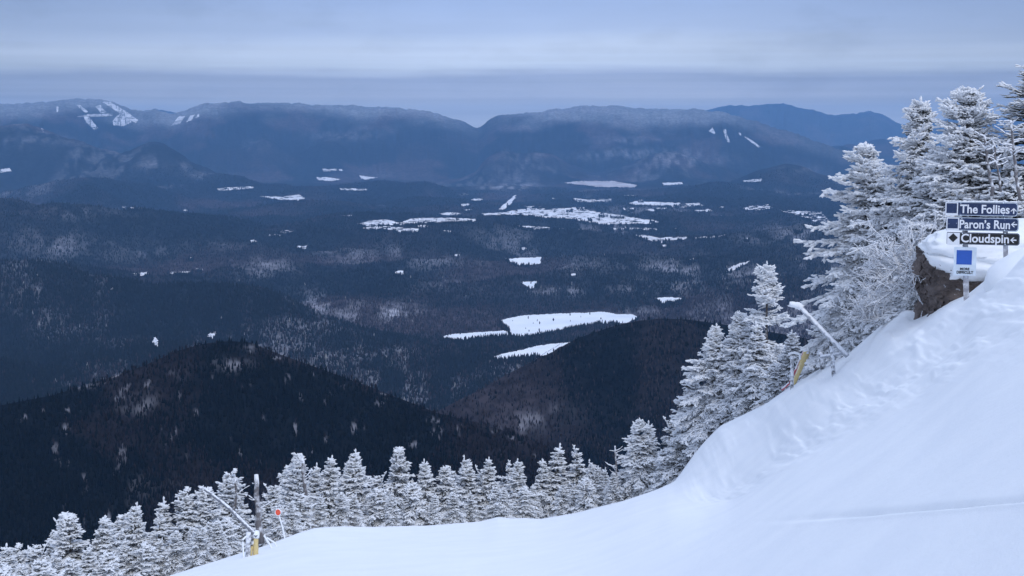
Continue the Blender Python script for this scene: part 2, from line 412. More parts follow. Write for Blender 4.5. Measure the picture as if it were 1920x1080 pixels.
RANGE2 = layer([(-900, 330, 30000), (240, 320, 40000), (255, 212, 40000), (290, 205, 40000), (320, 210, 40000), (345, 215, 40000), (400, 300, 40000), (1100, 330, 40000), (1260, 225, 40000), (1320, 206, 40000), (1370, 198, 40000), (1420, 196, 40000), (1470, 194, 40000), (1510, 203, 40000), (1555, 214, 40000), (1590, 213, 40000), (1625, 209, 40000), (1655, 217, 40000), (1690, 233, 40000), (1720, 230, 40000), (1770, 224, 40000), (1830, 218, 40000), (1900, 222, 40000), (2300, 214, 40000)])
BUMPS = [  # u, v of the crest, distance, half width in px, half depth in m
    (-30, 402, 9000, 190, 700), (-60, 520, 5600, 170, 420), (100, 556, 5300, 120, 600), (655, 552, 6000, 80, 350), (750, 532, 6400, 75, 350), (1500, 403, 10600, 62, 600), (1310, 476, 8200, 170, 500),
    (1560, 470, 8000, 110, 600), (0, 264, 18500, 130, 1500), (150, 292, 17500, 170, 1000), (300, 300, 16500, 70, 700), (495, 264, 21500, 55, 700), (620, 268, 21500, 50, 700), (935, 291, 19500, 45, 600), (1020, 287, 20000, 60, 700),
    (1250, 288, 20000, 90, 900), (1480, 314, 16500, 90, 800), (165, 336, 13800, 120, 600), (160, 369, 12200, 80, 420), (480, 482, 7600, 110, 420), (300, 560, 5200, 140, 330), (1090, 560, 6300, 140, 300), (640, 420, 9800, 130, 500), (400, 440, 9000, 160, 500), (860, 452, 8700, 180, 450), (1650, 266, 28500, 70, 900), (1570, 274, 26500, 60, 900), (280, 660, 4000, 200, 300), (-20, 690, 3700, 120, 260), (620, 690, 4300, 130, 260),
    (330, 424, 9500, 120, 500), (560, 390, 11800, 140, 650), (780, 460, 8000, 120, 420), (1150, 518, 6600, 130, 330), (480, 588, 5000, 120, 300), (1430, 558, 5600, 120, 300), (250, 454, 8400, 110, 420), (960, 430, 9700, 110, 450), (50, 468, 7800, 120, 420), (1250, 430, 9900, 90, 400), (700, 350, 15500, 130, 800), (400, 345, 15800, 110, 700), (1350, 360, 14200, 110, 700)]
LAKES = [(1040, 610, 470, 300), (890, 630, 300, 150), (990, 660, 330, 150)]     # u, v, half width m, half depth m kept flat
_LK = []
for (u, v, hw, hd) in LAKES:
    az, e = aze(u, v); r = BASE / e; _LK.append((r * math.sin(az), r * math.cos(az), hw, hd))
_BP = []
for (u, v, r, hw, hd) in BUMPS:
    az, e = aze(u, v); _BP.append((float(az), r, float(e) * r - BASE, hw / F, hd))
def terr(az, r, parts=False):
    x = r * np.sin(az); y = r * np.cos(az)
    flat = np.ones_like(x)
    for (lx, ly, hw, hd) in _LK:
        d = ((x - lx) / hw) ** 2 + ((y - ly) / hd) ** 2
        flat = flat * sstep(0.8, 3.0, d)
    roll = (fbm(x / 1500, y / 900, 4, 41) - 0.5) * 150 + (fbm(x / 420, y / 300, 3, 51) - 0.5) * 36
    rid = 1 - np.abs(2 * fbm(x / 2100 + 3.1, y / 1250 + 7.7, 4, 45) - 1) * 2.4
    roll = roll + np.maximum(rid, 0) * 95 * sstep(3600, 6500, r) * (1 - sstep(15000, 18000, r))
    val = BASE + np.maximum(roll, -14) * flat * sstep(2500, 5000, r) 
    wob = 0.55 + 0.9 * fbm(x / 420, y / 700, 4, 57)
    for (a0, r0, hgt, hw, hd) in _BP:
        q = ((az - a0) / hw) ** 2 + ((r - r0) / hd) ** 2
        q = np.where(r > r0, ((az - a0) / hw) ** 2 + ((r - r0) / (hd * 1.6)) ** 2, q)
        val = val + np.maximum(hgt, 8) * np.exp(-q * 0.9 * wob) * flat
    hs = [val]
    own = -0.50 * r - 8 + 14 * (fbm(x / 90, y / 90, 3, 61) - 0.5)
    hs.append(own)
    for (az_, e_, d_), slope, w, ns, na, sd_ in ((HILL_L, 0.42, 130, 160, 0.36, 71), (HILL_R, 0.42, 170, 220, 0.4, 81), (RANGE, 0.26, 900, 1500, 0.62, 91), (RANGE2, 0.22, 900, 2200, 0.5, 101)):
        e0 = np.interp(az, az_, e_); d0 = np.interp(az, az_, d_)
        s = np.abs(d0 - r); drop = slope * (np.sqrt(s * s + w * w) - w)
        gul = (fbm(x / ns, y / (ns * 1.6), 4, sd_) - 0.55)
        if slope < .3: e0 = e0 + (fbm(az * 110, r * 0 + 3, 4, sd_ + 3) - .5) * .0028 + (fbm(az * 420, r / 900, 3, sd_ + 4) - .5) * .0012
        hs.append(e0 * d0 - drop + np.minimum(drop * na * 1.1, na * w * 0.5) * gul)
    kk = np.where(r < 4000, 14.0, 30.0)
    m = hs[0]
    for h in hs[1:]: m = np.maximum(m, h)
    sm_ = 0
    for h in hs: sm_ = sm_ + np.exp(np.clip((h - m) / kk, -40, 0))
    z = m + kk * np.log(sm_)
    if parts: return z, np.argmax(np.stack(hs), 0)
    return z
NC, NR = 1150, 900
taz = np.radians(np.linspace(-27, 27, NC)); tr = np.geomspace(140, 46000, NR)
TA, TR = np.meshgrid(taz, tr)
TZ, TW = terr(TA, TR, True)
TE = TZ / TR
TRUN = np.maximum.accumulate(TE, 0)
TX = TR * np.sin(TA); TY = TR * np.cos(TA)
TU, TV = pix(TA, TE)
# what grows where: pale = snowy ground seen between bare hardwoods, brown = hardwood, dark = conifers
PALE = [(40, 550, 75, 38, .8), (120, 592, 65, 26, .7), (95, 458, 60, 24, .65), (250, 470, 60, 16, .3), (285, 309, 30, 12, .5), (338, 314, 16, 10, .5), (500, 500, 45, 18, .45), (560, 605, 60, 20, .5), (590, 578, 30, 24, .6), (640, 600, 40, 22, .5), (745, 588, 36, 14, .7),
    (690, 662, 80, 13, .45), (820, 490, 65, 14, .3), (1090, 498, 55, 14, .4), (1260, 505, 90, 20, .55), (1240, 535, 90, 14, .5), (1500, 440, 65, 17, .6), (1430, 448, 50, 10, .4), (1560, 500, 80, 26, .4), (1268, 297, 46, 14, .8), (1180, 288, 60, 9, .5), (1120, 292, 50, 8, .3), (1050, 548, 40, 7, .5), (1190, 585, 45, 7, .5),
    (100, 722, 55, 7, .8), (30, 715, 40, 10, .4), (255, 752, 24, 17, .9), (335, 703, 12, 8, .7), (430, 684, 34, 9, .5), (270, 928, 22, 20, .9), (318, 925, 14, 18, .7), (1010, 786, 50, 12, .36), (965, 802, 40, 10, .4), (1045, 768, 24, 8, .3), (950, 350, 50, 5, .6), (980, 346, 30, 4, .6), (640, 255, 60, 8, .35), (480, 272, 22, 8, .3), (1180, 265, 60, 7, .35),
    (140, 400, 80, 12, .35), (700, 330, 60, 6, .2), (860, 540, 60, 12, .3), (400, 460, 60, 8, .3), (1400, 520, 80, 20, .4), (1120, 430, 40, 5, .25), (210, 640, 40, 20, .25), (480, 655, 20, 8, .3), (1330, 300, 50, 10, .3), (1500, 318, 40, 6, .35), (60, 265, 60, 8, .4), (380, 327, 30, 6, .45)]
pale = np.zeros_like(TX)
for (u, v, ru, rv, s_) in PALE:
    pale = np.maximum(pale, s_ * np.exp(-(((TU - u) / ru) ** 2 + ((TV - v) / rv) ** 2) * 0.9))
_d = np.where(TR < 3500, 0.32, 1.0)
fine = fbm(TX / (70 * _d), TY / (170 * _d), 4, 111)
big = fbm(TX / 900, TY / 1300, 4, 121)
pale = np.clip(pale * (0.12 + 1.7 * sstep(0.36, 0.66, fine + 0.25 * (fbm(TX / 25, TY / 60, 2, 171) - .5))), 0, 1)
pale = np.maximum(pale, 0.45 * sstep(0.60, 0.74, big) * sstep(0.42, 0.62, fine) * (TR > 3500) * (TR < 20000))
pale = np.maximum(pale, sstep(0.755, 0.83, fbm(TX / 14, TY / 40, 3, 131)) * 0.6 * (TR < 3400) * (TW != 3))
brown = sstep(0.46, 0.60, fbm(TX / 700, TY / 900, 4, 141))
hill_brown = sstep(0.40, 0.56, fbm(TX / 160, TY / 260, 4, 151))
brown = np.where(TR < 3500, hill_brown * 0.9, brown)
rz_ = np.exp(-(((TU - 940) / 130) ** 2 + ((TV - 765) / 60) ** 2))
brown = np.where(TW == 3, np.clip(brown * 0.7 + 1.1 * rz_, 0, 1), brown)
_uc = np.interp(TA, RANGE[0], RANGE[1]) * TR - TZ
rime_cloud_top = np.where(TW == 4, sstep(330, 20, _uc + 420 * (fbm(TX / 900, TY / 1400, 4, 161) - 0.5)), 0) * (1 - .7 * sstep(1280, 1460, TU + 120 * (fbm(TX / 900, TY / 1400, 3, 163) - .5))) * (1 - .75 * np.exp(-((TU - 905) / 60) ** 2))  # summit rime, whitened further to paint in low cloud fading the crests
rime_cloud_top = np.where(TW == 5, 0.08, rime_cloud_top * .5)
pale = pale * np.where(TR > 16500, .55, 1.0)
_hi = sstep(40, 105, TZ - BASE) * ((TR > 3500) & (TR < 16500))
brown = brown * (1 - .65 * _hi); pale = pale * (1 - .45 * sstep(75, 120, TZ - BASE) * ((TR > 3500) & (TR < 16500)))
crest = sstep(0.50, 0.62, fbm(TX / 1500, TY / 900, 4, 41))
brown = brown * (1 - 0.75 * crest)
C_con = np.array([0.016, 0.019, 0.022]); C_har = np.array([0.052, 0.042, 0.046]); C_pal = np.array([0.33, 0.33, 0.365]); C_rim_cloud = np.array([0.50, 0.52, 0.56])
colr = C_con + (C_har - C_con) * brown[..., None]
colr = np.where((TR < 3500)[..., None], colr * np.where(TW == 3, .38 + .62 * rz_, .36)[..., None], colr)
colr = colr + (C_pal - colr) * (pale * 0.75)[..., None]
colr = colr + (C_rim_cloud - colr) * (rime_cloud_top * 0.75)[..., None]  # rime and painted-in cloud veil share one pale colour
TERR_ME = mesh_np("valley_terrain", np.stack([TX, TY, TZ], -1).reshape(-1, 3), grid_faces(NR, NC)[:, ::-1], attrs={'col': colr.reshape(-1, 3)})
kind(obj("valley_terrain", TERR_ME, M_land), 'structure')

def land_hit(u, v):
    """distance at which sight lines through picture points meet the land"""
    az, e = aze(u, v); j = np.clip(np.searchsorted(taz, az), 1, NC - 1)
    out = np.full(az.shape, np.nan)
    for i in range(az.size):
        col = TRUN[:, j.flat[i]]
        kx = np.searchsorted(col, e.flat[i])
        if 0 < kx < NR:
            e0, e1 = col[kx - 1], TE[kx, j.flat[i]]
            f = (e.flat[i] - e0) / max(1e-9, e1 - e0); out.flat[i] = tr[kx - 1] + (tr[kx] - tr[kx - 1]) * min(1, max(0, f))
    return az, e, out
def in_poly(px, py, poly):
    c = np.zeros(px.shape, bool); n_ = len(poly)
    for i in range(n_):
        x0, y0 = poly[i]; x1, y1 = poly[(i + 1) % n_]
        if y0 == y1: continue
        c ^= ((y0 > py) != (y1 > py)) & (px < (x1 - x0) * (py - y0) / (y1 - y0) + x0)
    return c
FIELD_POLYS = []
fmask = np.zeros_like(TX, bool)
def patch(name, poly, m, ju=1.5, jv=0.6, du=1.0, dv=0.5, holes=0.0):
    """a sheet of snow lying on the land inside an outline"""
    poly = np.array(poly, float); lo = poly.min(0) - 1; hi = poly.max(0) + 1
    us = np.arange(lo[0], hi[0] + du, du); vs_ = np.arange(lo[1], hi[1] + dv, dv)
    U, Vv = np.meshgrid(us, vs_)
    az, e, r = land_hit(U, Vv)
    uc = (U[:-1, :-1] + U[1:, 1:]) / 2; vc = (Vv[:-1, :-1] + Vv[1:, 1:]) / 2
    nx = (fbm(uc / 7, vc / 2, 4, 7) - 0.5) * 3 * ju; ny = (fbm(uc / 6, vc / 3, 4, 17) - 0.5) * 4 * jv
    ok = in_poly(uc + nx, vc + ny, poly)
    if holes: ok &= fbm(uc / 8, vc / 1.1, 4, 27) > holes + .06
    rq = np.stack([r[:-1, :-1], r[1:, :-1], r[:-1, 1:], r[1:, 1:]]); ok &= np.isfinite(rq).all(0)
    with np.errstate(all='ignore'): ok &= (rq.max(0) / rq.min(0)) < 1.25
    if not ok.any(): return None
    rr = np.where(np.isfinite(r), r, 1000.0)
    P = np.stack([rr * np.sin(az), rr * np.cos(az), e * rr + 1.5 + rr * 0.00012], -1).reshape(-1, 3)
    q = grid_faces(*U.shape)[ok.ravel()]
    used = np.unique(q); remap = np.full(len(P), -1); remap[used] = np.arange(len(used))
    me_ = mesh_np(name, P[used], remap[q])
    o = obj(name, me_, m); kind(o, 'structure')
    bb = (TU > lo[0]) & (TU < hi[0]) & (TV > lo[1]) & (TV < hi[1])
    bb[bb] = in_poly(TU[bb], TV[bb], poly); 
    np.logical_or(fmask, bb, out=fmask)
    FIELD_POLYS.append(poly); return o
Z1 = lambda pts: [(640 + x / 3, 360 + y / 3) for x, y in pts]
Z5 = lambda pts: [(x / 2.842, 120 + y / 2.842) for x, y in pts]
Z7 = lambda pts: [(1160 + x / 2.842, 120 + y / 2.842) for x, y in pts]
LK = [[(936, 603), (955, 597), (975, 593), (1008, 591), (1040, 589), (1075, 588), (1107, 587), (1123, 585), (1140, 587), (1157, 590), (1187, 590), (1197, 597), (1175, 607), (1120, 608), (1073, 616), (1040, 623), (1000, 631), (967, 634), (953, 626), (955, 619), (945, 610)],
      [(826, 634), (840, 629), (856, 627), (893, 624), (930, 622), (956, 619), (956, 630), (907, 634), (873, 638), (847, 641)],
      [(917, 673), (940, 665), (970, 659), (1000, 651), (1023, 647), (1068, 643), (1046, 655), (1026, 667), (993, 671), (940, 677)]]
for p_ in LK: patch("frozen_lake", p_, M_ice, 1.2, 0.6)
for p_ in ([(947, 486), (980, 484), (1015, 483), (1012, 496), (973, 498), (960, 494)], [(976, 529), (1007, 529), (1005, 536), (996, 543)], [(1227, 560), (1250, 558), (1283, 560), (1272, 566), (1240, 570)]):
    patch("frozen_pond", p_, M_ice, 1.5, 0.6)
FLD = [([(1358, 511), (1373, 500), (1387, 495), (1407, 490), (1393, 499), (1380, 507)], 0), ([(1185, 441), (1204, 441), (1223, 444), (1237, 447), (1262, 445), (1288, 445), (1287, 450), (1252, 451), (1228, 454), (1211, 449)], .3), ([(1300, 446), (1363, 441), (1364, 443.5), (1303, 449)], .42),
    (Z1([(92, 182), (150, 165), (250, 156), (330, 175), (390, 152), (480, 148), (620, 148), (755, 153), (752, 165), (660, 172), (560, 172), (440, 180), (330, 187), (240, 187), (140, 194)]), .3), (Z1([(105, 205), (240, 193), (440, 211), (432, 230), (330, 228), (280, 213), (160, 214)]), .38),
    (Z1([(785, 122), (900, 118), (1050, 93), (1200, 96), (1330, 88), (1400, 107), (1540, 128), (1600, 138), (1795, 170), (1700, 182), (1480, 185), (1370, 171), (1290, 150), (1180, 150), (1090, 141), (1000, 130), (800, 131)]), .3), (Z1([(885, 100), (930, 58), (975, 20), (986, 20), (952, 76), (918, 100)]), 0),
    (Z1([(1610, 66), (1660, 54), (1905, 64), (1900, 79), (1780, 77), (1650, 74)]), .15), (Z1([(1300, 38), (1420, 44), (1520, 38), (1516, 54), (1400, 60), (1340, 51)]), .35), (Z1([(970, 190), (1100, 194), (1255, 208), (1080, 212), (1030, 204)]), .4), (Z1([(540, 123), (600, 117), (680, 121), (672, 132), (570, 131)]), .2), (Z1([(680, 100), (740, 99), (700, 110)]), .2),
    (Z1([(1510, 208), (1640, 204), (1760, 205), (1700, 212), (1510, 213)]), .42), ([(485, 369), (530, 369), (560, 366), (573, 372), (560, 376.5), (520, 374)], .25), ([(405, 353), (475, 350), (477, 354), (410, 358)], .4), ([(593, 333), (620, 333), (638, 337), (620, 340), (598, 338)], .2), ([(604, 317), (642, 318), (642, 321), (606, 321)], .3),
    ([(672, 329), (690, 332), (708, 333), (690, 337), (679, 336)], .2), ([(637, 353.5), (687, 355), (687, 358), (640, 357)], .3), ([(1240, 343.5), (1280, 342), (1281, 346), (1245, 348)], .2), ([(1392, 338.5), (1430, 336), (1427, 341.5), (1395, 342)], .35), ([(1388, 389), (1440, 384), (1448, 391), (1420, 396), (1400, 394)], .42), ([(1072, 373), (1142, 376), (1142, 379.5), (1085, 380)], .3),
    ([(1285, 382), (1312, 381), (1314, 387), (1290, 387)], .3), ([(0, 318), (18, 316), (22, 321), (0, 324)], .2), ([(250, 513), (276, 511.5), (277, 517), (252, 518)], .2), ([(315, 511), (362, 510), (360, 514.5), (318, 515)], .42), ([(367, 504), (379, 504), (379, 508), (368, 508)], .3), ([(203, 540), (217, 540), (217, 544), (204, 544)], .2), ([(738, 513), (748, 508), (757, 509), (757, 514), (745, 517)], .1),
    ([(1300, 395), (1335, 392), (1336, 396), (1305, 399)], .45), ([(1460, 394), (1540, 398), (1560, 420), (1535, 418), (1490, 404)], .5), ([(1540, 418), (1570, 415), (1572, 424), (1548, 426)], .2), ([(885, 374), (905, 372), (907, 376), (888, 378)], .4), ([(1290, 487), (1302, 485), (1302, 490), (1291, 491)], .1), ([(468, 452), (480, 449), (482, 455), (470, 457)], .3), ([(520, 434), (545, 432), (560, 436), (530, 438)], .5),
    ([(555, 462), (575, 461), (574, 467), (557, 467)], .4), ([(226, 388), (272, 391), (270, 394), (230, 392)], .5), ([(1068, 515), (1080, 513), (1082, 517), (1070, 518)], .2)]
_g = np.random.default_rng(12)
for kx in range(46):
    if kx < 30: cu_, cv_ = _g.normal(1090, 200), 372 + 62 * _g.random()
    else: cu_, cv_ = 200 + 1300 * _g.random(), 330 + 160 * _g.random()
    hw_ = (4 + 13 * _g.random() ** 2); hh_ = 0.8 + 1.0 * _g.random() + (cv_ - 370) / 120
    FLD.append(([(cu_ + hw_ * math.cos(a) * (.7 + .6 * _g.random()), cv_ + max(.6, hh_) * math.sin(a) * (.7 + .6 * _g.random())) for a in np.linspace(0, 6.28, 9)[:-1]], .34))
for p_, h_ in FLD: patch("snow_field", p_, M_field, 1.4, 0.6, holes=h_)
patch("stubble_field", [(1057, 343), (1090, 340), (1150, 340), (1196, 348), (1190, 352), (1120, 351)], M_stubble, 1.5, 0.5)
for p_ in ([(284, 641), (291, 634), (298, 640), (299, 655), (292, 657), (285, 650)], [(387, 634), (394, 625), (406, 624), (407, 632), (398, 638), (388, 640)]): patch("snowy_ledge_ground", p_, M_field, 2.0, 1.5, holes=.3)
SKI = [[(191, 191), (205, 191), (235, 208), (259, 226), (254, 231), (238, 222), (214, 206)], [(211, 226), (228, 211), (247, 229), (232, 237), (213, 235)], [(179, 200), (188, 197), (199, 211), (190, 213)], [(156, 217), (165, 218), (184, 240), (177, 244), (162, 230)], [(143, 198), (150, 197), (165, 210), (160, 212)], [(141, 220), (175, 214), (211, 214), (211, 218), (165, 219)], [(106, 200), (110, 200), (109, 210), (106, 211)],
    Z5([(912, 331), (955, 279), (988, 279), (960, 317)]),
    Z5([(992, 312), (1015, 274), (1038, 270), (1020, 302)]), Z5([(1042, 287), (1060, 266), (1064, 282)]), Z5([(220, 345), (231, 343), (229, 370)]), Z5([(400, 283), (470, 268), (600, 266), (600, 276), (470, 280)]), Z7([(478, 357), (500, 340), (517, 374), (503, 374)]), Z7([(558, 351), (571, 351), (592, 417), (576, 417)]), Z7([(665, 388), (690, 395), (758, 441), (745, 447)]), Z7([(640, 368), (655, 370), (655, 384), (645, 380)])]
for p_ in SKI: patch("ski_run_snow", p_, M_run, 0.8, 0.5, .7, .35, holes=.26)

# the woods: one mass of thousands of far-off trees
rng = np.random.default_rng(3)
dE = np.diff(TE, axis=0); vis = (TE[1:] >= TRUN[1:] - 1e-6) & (dE > 0)
wgt = np.where(vis, dE, 0)
def scatter(n, r0, r1, skip_fields=0.985):
    w = wgt * ((tr[1:] > r0) & (tr[1:] < r1))[:, None] * (np.abs(np.degrees(taz)) < 23)[None, :]
    w = w.ravel(); c = np.cumsum(w); idx = np.searchsorted(c, rng.random(n) * c[-1])
    i, j = np.unravel_index(np.clip(idx, 0, w.size - 1), wgt.shape); j = np.clip(j, 0, NC - 2)
    a = rng.random(n); bb = rng.random(n)
    r = tr[i] + (tr[i + 1] - tr[i]) * a; az = taz[j] + (taz[j + 1] - taz[j]) * bb
    z = (TZ[i, j] * (1 - a) + TZ[i + 1, j] * a) * (1 - bb) + (TZ[i, j + 1] * (1 - a) + TZ[i + 1, j + 1] * a) * bb
    keep = ~(fmask[i, j] | fmask[i + 1, j]) | (rng.random(n) > skip_fields)
    return r[keep], az[keep], z[keep], pale[i, j][keep], brown[i, j][keep], rime_cloud_top[i, j][keep]
def trees_mesh(r, az, z, pl, br, hh, rime):
    n = len(r); hard = rng.random(n) < np.clip(br * 0.85 + pl * 1.1, 0, 0.97)
    x = r * np.sin(az); y = r * np.cos(az)
    hgt = hh * (0.6 + 0.8 * rng.random(n)); wid = np.where(hard, hgt * (0.16 - 0.08 * np.clip(pl * 1.4, 0, 1)), hgt * 0.20) * (0.8 + 0.5 * rng.random(n))
    ph = rng.random(n) * 6.28
    ns = 4; V = np.zeros((n, ns + 2, 3))
    low = np.where(hard, 0.55, 0.08)
    lean = (rng.random((n, 2)) - 0.5) * 0.12 * hgt[:, None]
    for kx in range(ns):
        a = ph + kx * 2 * math.pi / ns; rr = wid * (0.65 + 0.7 * rng.random(n))
        V[:, kx, 0] = x + np.cos(a) * rr; V[:, kx, 1] = y + np.sin(a) * rr; V[:, kx, 2] = z + hgt * (low + 0.12 * (rng.random(n) - 0.5))
    V[:, ns] = np.stack([x + lean[:, 0], y + lean[:, 1], z + hgt], -1)
    V[:, ns + 1] = np.stack([x, y, z - 1.0], -1)
    base = np.arange(n)[:, None] * (ns + 2); t_ = []
    for kx in range(ns):
        k2 = (kx + 1) % ns
        t_.append(np.concatenate([base + kx, base + k2, base + ns], 1)); t_.append(np.concatenate([base + k2, base + kx, base + ns + 1], 1))
    bright = np.where(r < 3500, 0.6 + 0.9 * rng.random(n), 0.8 + 0.4 * rng.random(n))[:, None]
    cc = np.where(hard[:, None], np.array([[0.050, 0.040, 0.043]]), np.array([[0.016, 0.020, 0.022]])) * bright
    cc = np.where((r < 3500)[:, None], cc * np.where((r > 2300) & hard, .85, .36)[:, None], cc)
    cc = cc + (np.array([[0.42, 0.44, 0.48]]) - cc) * (rime * 0.75)[:, None]  # summit rime with the painted cloud fade mixed in
    frost = (rng.random(n) < 0.06 * pl) & (r > 3500) & (r < 7000)
    cc = np.where(frost[:, None], 0.30, cc)
    return V.reshape(-1, 3), np.concatenate(t_), np.repeat(cc, ns + 2, 0)
Vs, Ts, Cs = [], [], []; off = 0
for n_, r0, r1, hgt0 in ((90000, 900, 3500, 7.0), (95000, 3300, 9000, 12.0), (50000, 9000, 16000, 13.0)):
    r, az, z, pl, br, rm = scatter(n_, r0, r1)
    keep = rng.random(len(r)) > pl * 0.55
    r, az, z, pl, br, rm = (q[keep] for q in (r, az, z, pl, br, rm))
    V, T, C = trees_mesh(r, az, z, pl, br, np.full(len(r), hgt0), rm)
    Vs.append(V); Ts.append(T + off); Cs.append(C); off += len(V)
# taller conifers along the lower lake shores
su, sv = [], []
for poly in FIELD_POLYS:
    p_ = np.array(poly); vmid = p_[:, 1].mean()
    for (x0, y0), (x1, y1) in zip(p_, np.roll(p_, -1, 0)):
        if min(y0, y1) > 325 and max(y0, y1) > vmid - (8 if vmid > 560 else 1) and x1 < x0 + 4:
            m_ = int(abs(x1 - x0) * 3) + 6; f = rng.random(m_)
            if vmid < 560: f = f[fbm(x0 / 7 + f * (x1 - x0) / 7, f * 0 + y0, 2, 5) > .42]
            m_ = len(f)
            su.append(x0 + (x1 - x0) * f); sv.append(y0 + (y1 - y0) * f + rng.random(m_) ** 2 * (9 if vmid > 560 else 4) + (1.0 if vmid > 560 else 0.4))
su = np.concatenate(su); sv = np.concatenate(sv)
az, e, r = land_hit(su, sv); g_ = np.isfinite(r) & (r > 3600); r, az, e = r[g_], az[g_], e[g_]
V, T, C = trees_mesh(r, az, e * r, np.zeros(len(r)), np.zeros(len(r)), np.full(len(r), 15.0), np.zeros(len(r)))
Vs.append(V); Ts.append(T + off); Cs.append(C)
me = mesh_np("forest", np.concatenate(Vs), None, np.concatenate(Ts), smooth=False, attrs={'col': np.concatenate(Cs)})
o = kind(obj("forest", me, M_wood), 'stuff'); tag(o, "dark winter forest covering the hills and the valley floor", "forest")

# ------------------------------------------------------------------ rimed spruces
def spruce_crown(seed, H, R, whorl=0.15, per=6, z0=0.06, asym=(0.0, 0.0), lead=1, droop=0.5, twig=0.08, fr=0.028, shape=0.95, gaps=None, bare=0.0, frost_in=0.15, frost_out=0.95, topbare=0.0, jag=0.42):
    """sprays of rimed fingers on drooping branches; returns arrays of bars with their frost"""
    g = np.random.default_rng(seed)
    P0, P1, R0, R1, FR = [], [], [], [], []
    def bar(a, b_, r0, r1, fr_):
        P0.append(a); P1.append(b_); R0.append(r0); R1.append(r1); FR.append(fr_)
    def spray(start, d, Lb, dr, k, upz):
        # d: unit horizontal direction
        nseg = max(3, int(Lb / 0.16)); pts = [start]
        dirv = np.array([d[0], d[1], upz]); 
        for i in range(nseg):
            f = (i + 1) / nseg
            dirv = np.array([d[0], d[1], upz - dr * math.sin(f * 2.2) + 0.35 * max(0, f - 0.6)]) + g.normal(0, 0.10, 3)
            dirv /= np.linalg.norm(dirv); pts.append(pts[-1] + dirv * Lb / nseg)
        side = np.array([-d[1], d[0], 0])
        for i in range(nseg):
            f = i / nseg; ff = frost_in + (frost_out - frost_in) * min(1, f * 1.25 + 0.1 * Lb) - 0.16 * d[0] + g.normal(0, .10)
            bar(pts[i], pts[i + 1], fr * (0.9), fr * (0.95), ff)
            if f < bare: continue
            rem = (1 - f) * Lb
            for sgn in (-1, 1):
                for q in range(2):
                    if g.random() < 0.12: continue
                    fpos = g.random(); st = pts[i] + (pts[i + 1] - pts[i]) * fpos
                    ln = min(0.34, 0.10 + rem * 0.42) * (0.6 + 0.7 * g.random()) * k
                    fwd = (pts[i + 1] - pts[i]); fwd = fwd / np.linalg.norm(fwd)
                    dv = fwd * 0.62 + side * sgn * (0.65 + 0.25 * g.random()) + np.array([0, 0, g.normal(-0.10, 0.22)])
                    dv /= np.linalg.norm(dv)
                    mid = st + dv * ln * 0.55
                    dv2 = dv + np.array([0, 0, g.normal(0.02, 0.2)]) + fwd * 0.25; dv2 /= np.linalg.norm(dv2)
                    end = mid + dv2 * ln * 0.5
                    ft = ff + g.normal(0, .08) + 0.08
                    bar(st, mid, fr * 0.8, fr * 1.0, ft); bar(mid, end, fr * 0.95, fr * 0.6, ft + 0.06)
                    for w in range(int(ln / 0.10) + 1):
                        s2 = 1 if (w % 2) else -1; bp = st + (mid - st) * (0.35 + 0.6 * g.random()) if g.random() < .5 else mid + (end - mid) * 0.7 * g.random()
                        dv3 = dv * 0.75 + np.cross(dv, np.array([0, 0, 1.0])) * s2 * 0.75 + np.array([0, 0, g.normal(-0.05, 0.3)])
                        dv3 /= np.linalg.norm(dv3); l3 = twig * (0.6 + 0.8 * g.random())
                        bar(bp, bp + dv3 * l3, fr * 0.75, fr * 0.55, ft + 0.04)
        e_ = pts[-1]; dl = pts[-1] - pts[-2]; dl = dl / np.linalg.norm(dl)
        bar(e_, e_ + dl * 0.09, fr * 0.9, fr * 0.5, frost_out)
    z = z0 * H; wi = 0
    lean = g.normal(0, 0.02, 2)
    while z < H * (0.99 - 0.0):
        rel = z / H
        if gaps and any(a <= rel <= b_ for a, b_ in gaps): z += whorl * 0.5; continue
        np_ = max(3, int(per * (0.65 + 0.5 * (1 - rel)) + g.random()))
        a0 = g.random() * 6.28
        Lw = R * (1 - rel) ** shape * (0.62 + 0.38 * sstep(0.0, 0.18, rel)) + 0.05 * (1 - rel) + .02
        if topbare and rel > 1 - topbare: np_ = 2; Lw *= 0.8
        for i in range(np_):
            a = a0 + i * 6.283 / np_ + g.normal(0, 0.32)
            if rel > .15 and g.random() < .13: continue
            d = np.array([math.cos(a), math.sin(a)])
            Lb = Lw * (1 - jag + 2 * jag * g.random() * 0.95) * (1 + asym[0] * d[0] + asym[1] * d[1])
            if g.random() < 0.06: Lb *= 1.3
            if Lb < 0.05: continue
            up = -0.38 + 1.3 * rel ** 1.8 + g.normal(0, 0.12)
            spray(np.array([lean[0] * z, lean[1] * z, z + g.normal(0, whorl * .25)]), d, Lb, droop * (1 - 0.6 * rel), 1.0 if not (topbare and rel > 1 - topbare) else 0.45, up)
        z += whorl * (0.75 + 0.5 * g.random()) * (1.0 - 0.35 * rel)
    top = np.array([lean[0] * H, lean[1] * H, 0])
    for q in range(lead):
        off_ = np.array([g.normal(0, 0.10 * (lead > 1)), g.normal(0, 0.10 * (lead > 1)), 0]); p = top + off_ + np.array([0, 0, H - 0.30 - 0.3 * g.random() * (lead > 1)])
        prev = p
        for sgm in range(4):
            nx_ = prev + np.array([g.normal(0, 0.02) + off_[0] * .2, g.normal(0, 0.02) + off_[1] * .2, 0.11]); bar(prev, nx_, fr * 0.95, fr * (0.95 - 0.12 * sgm), 0.9)
            for w in range(3 if sgm < 3 else 1):
                a = g.random() * 6.28; l3 = 0.10 - 0.015 * sgm
                bar(prev, prev + np.array([math.cos(a) * l3, math.sin(a) * l3, 0.07]), fr * .8, fr * .6, 0.9)
            prev = nx_
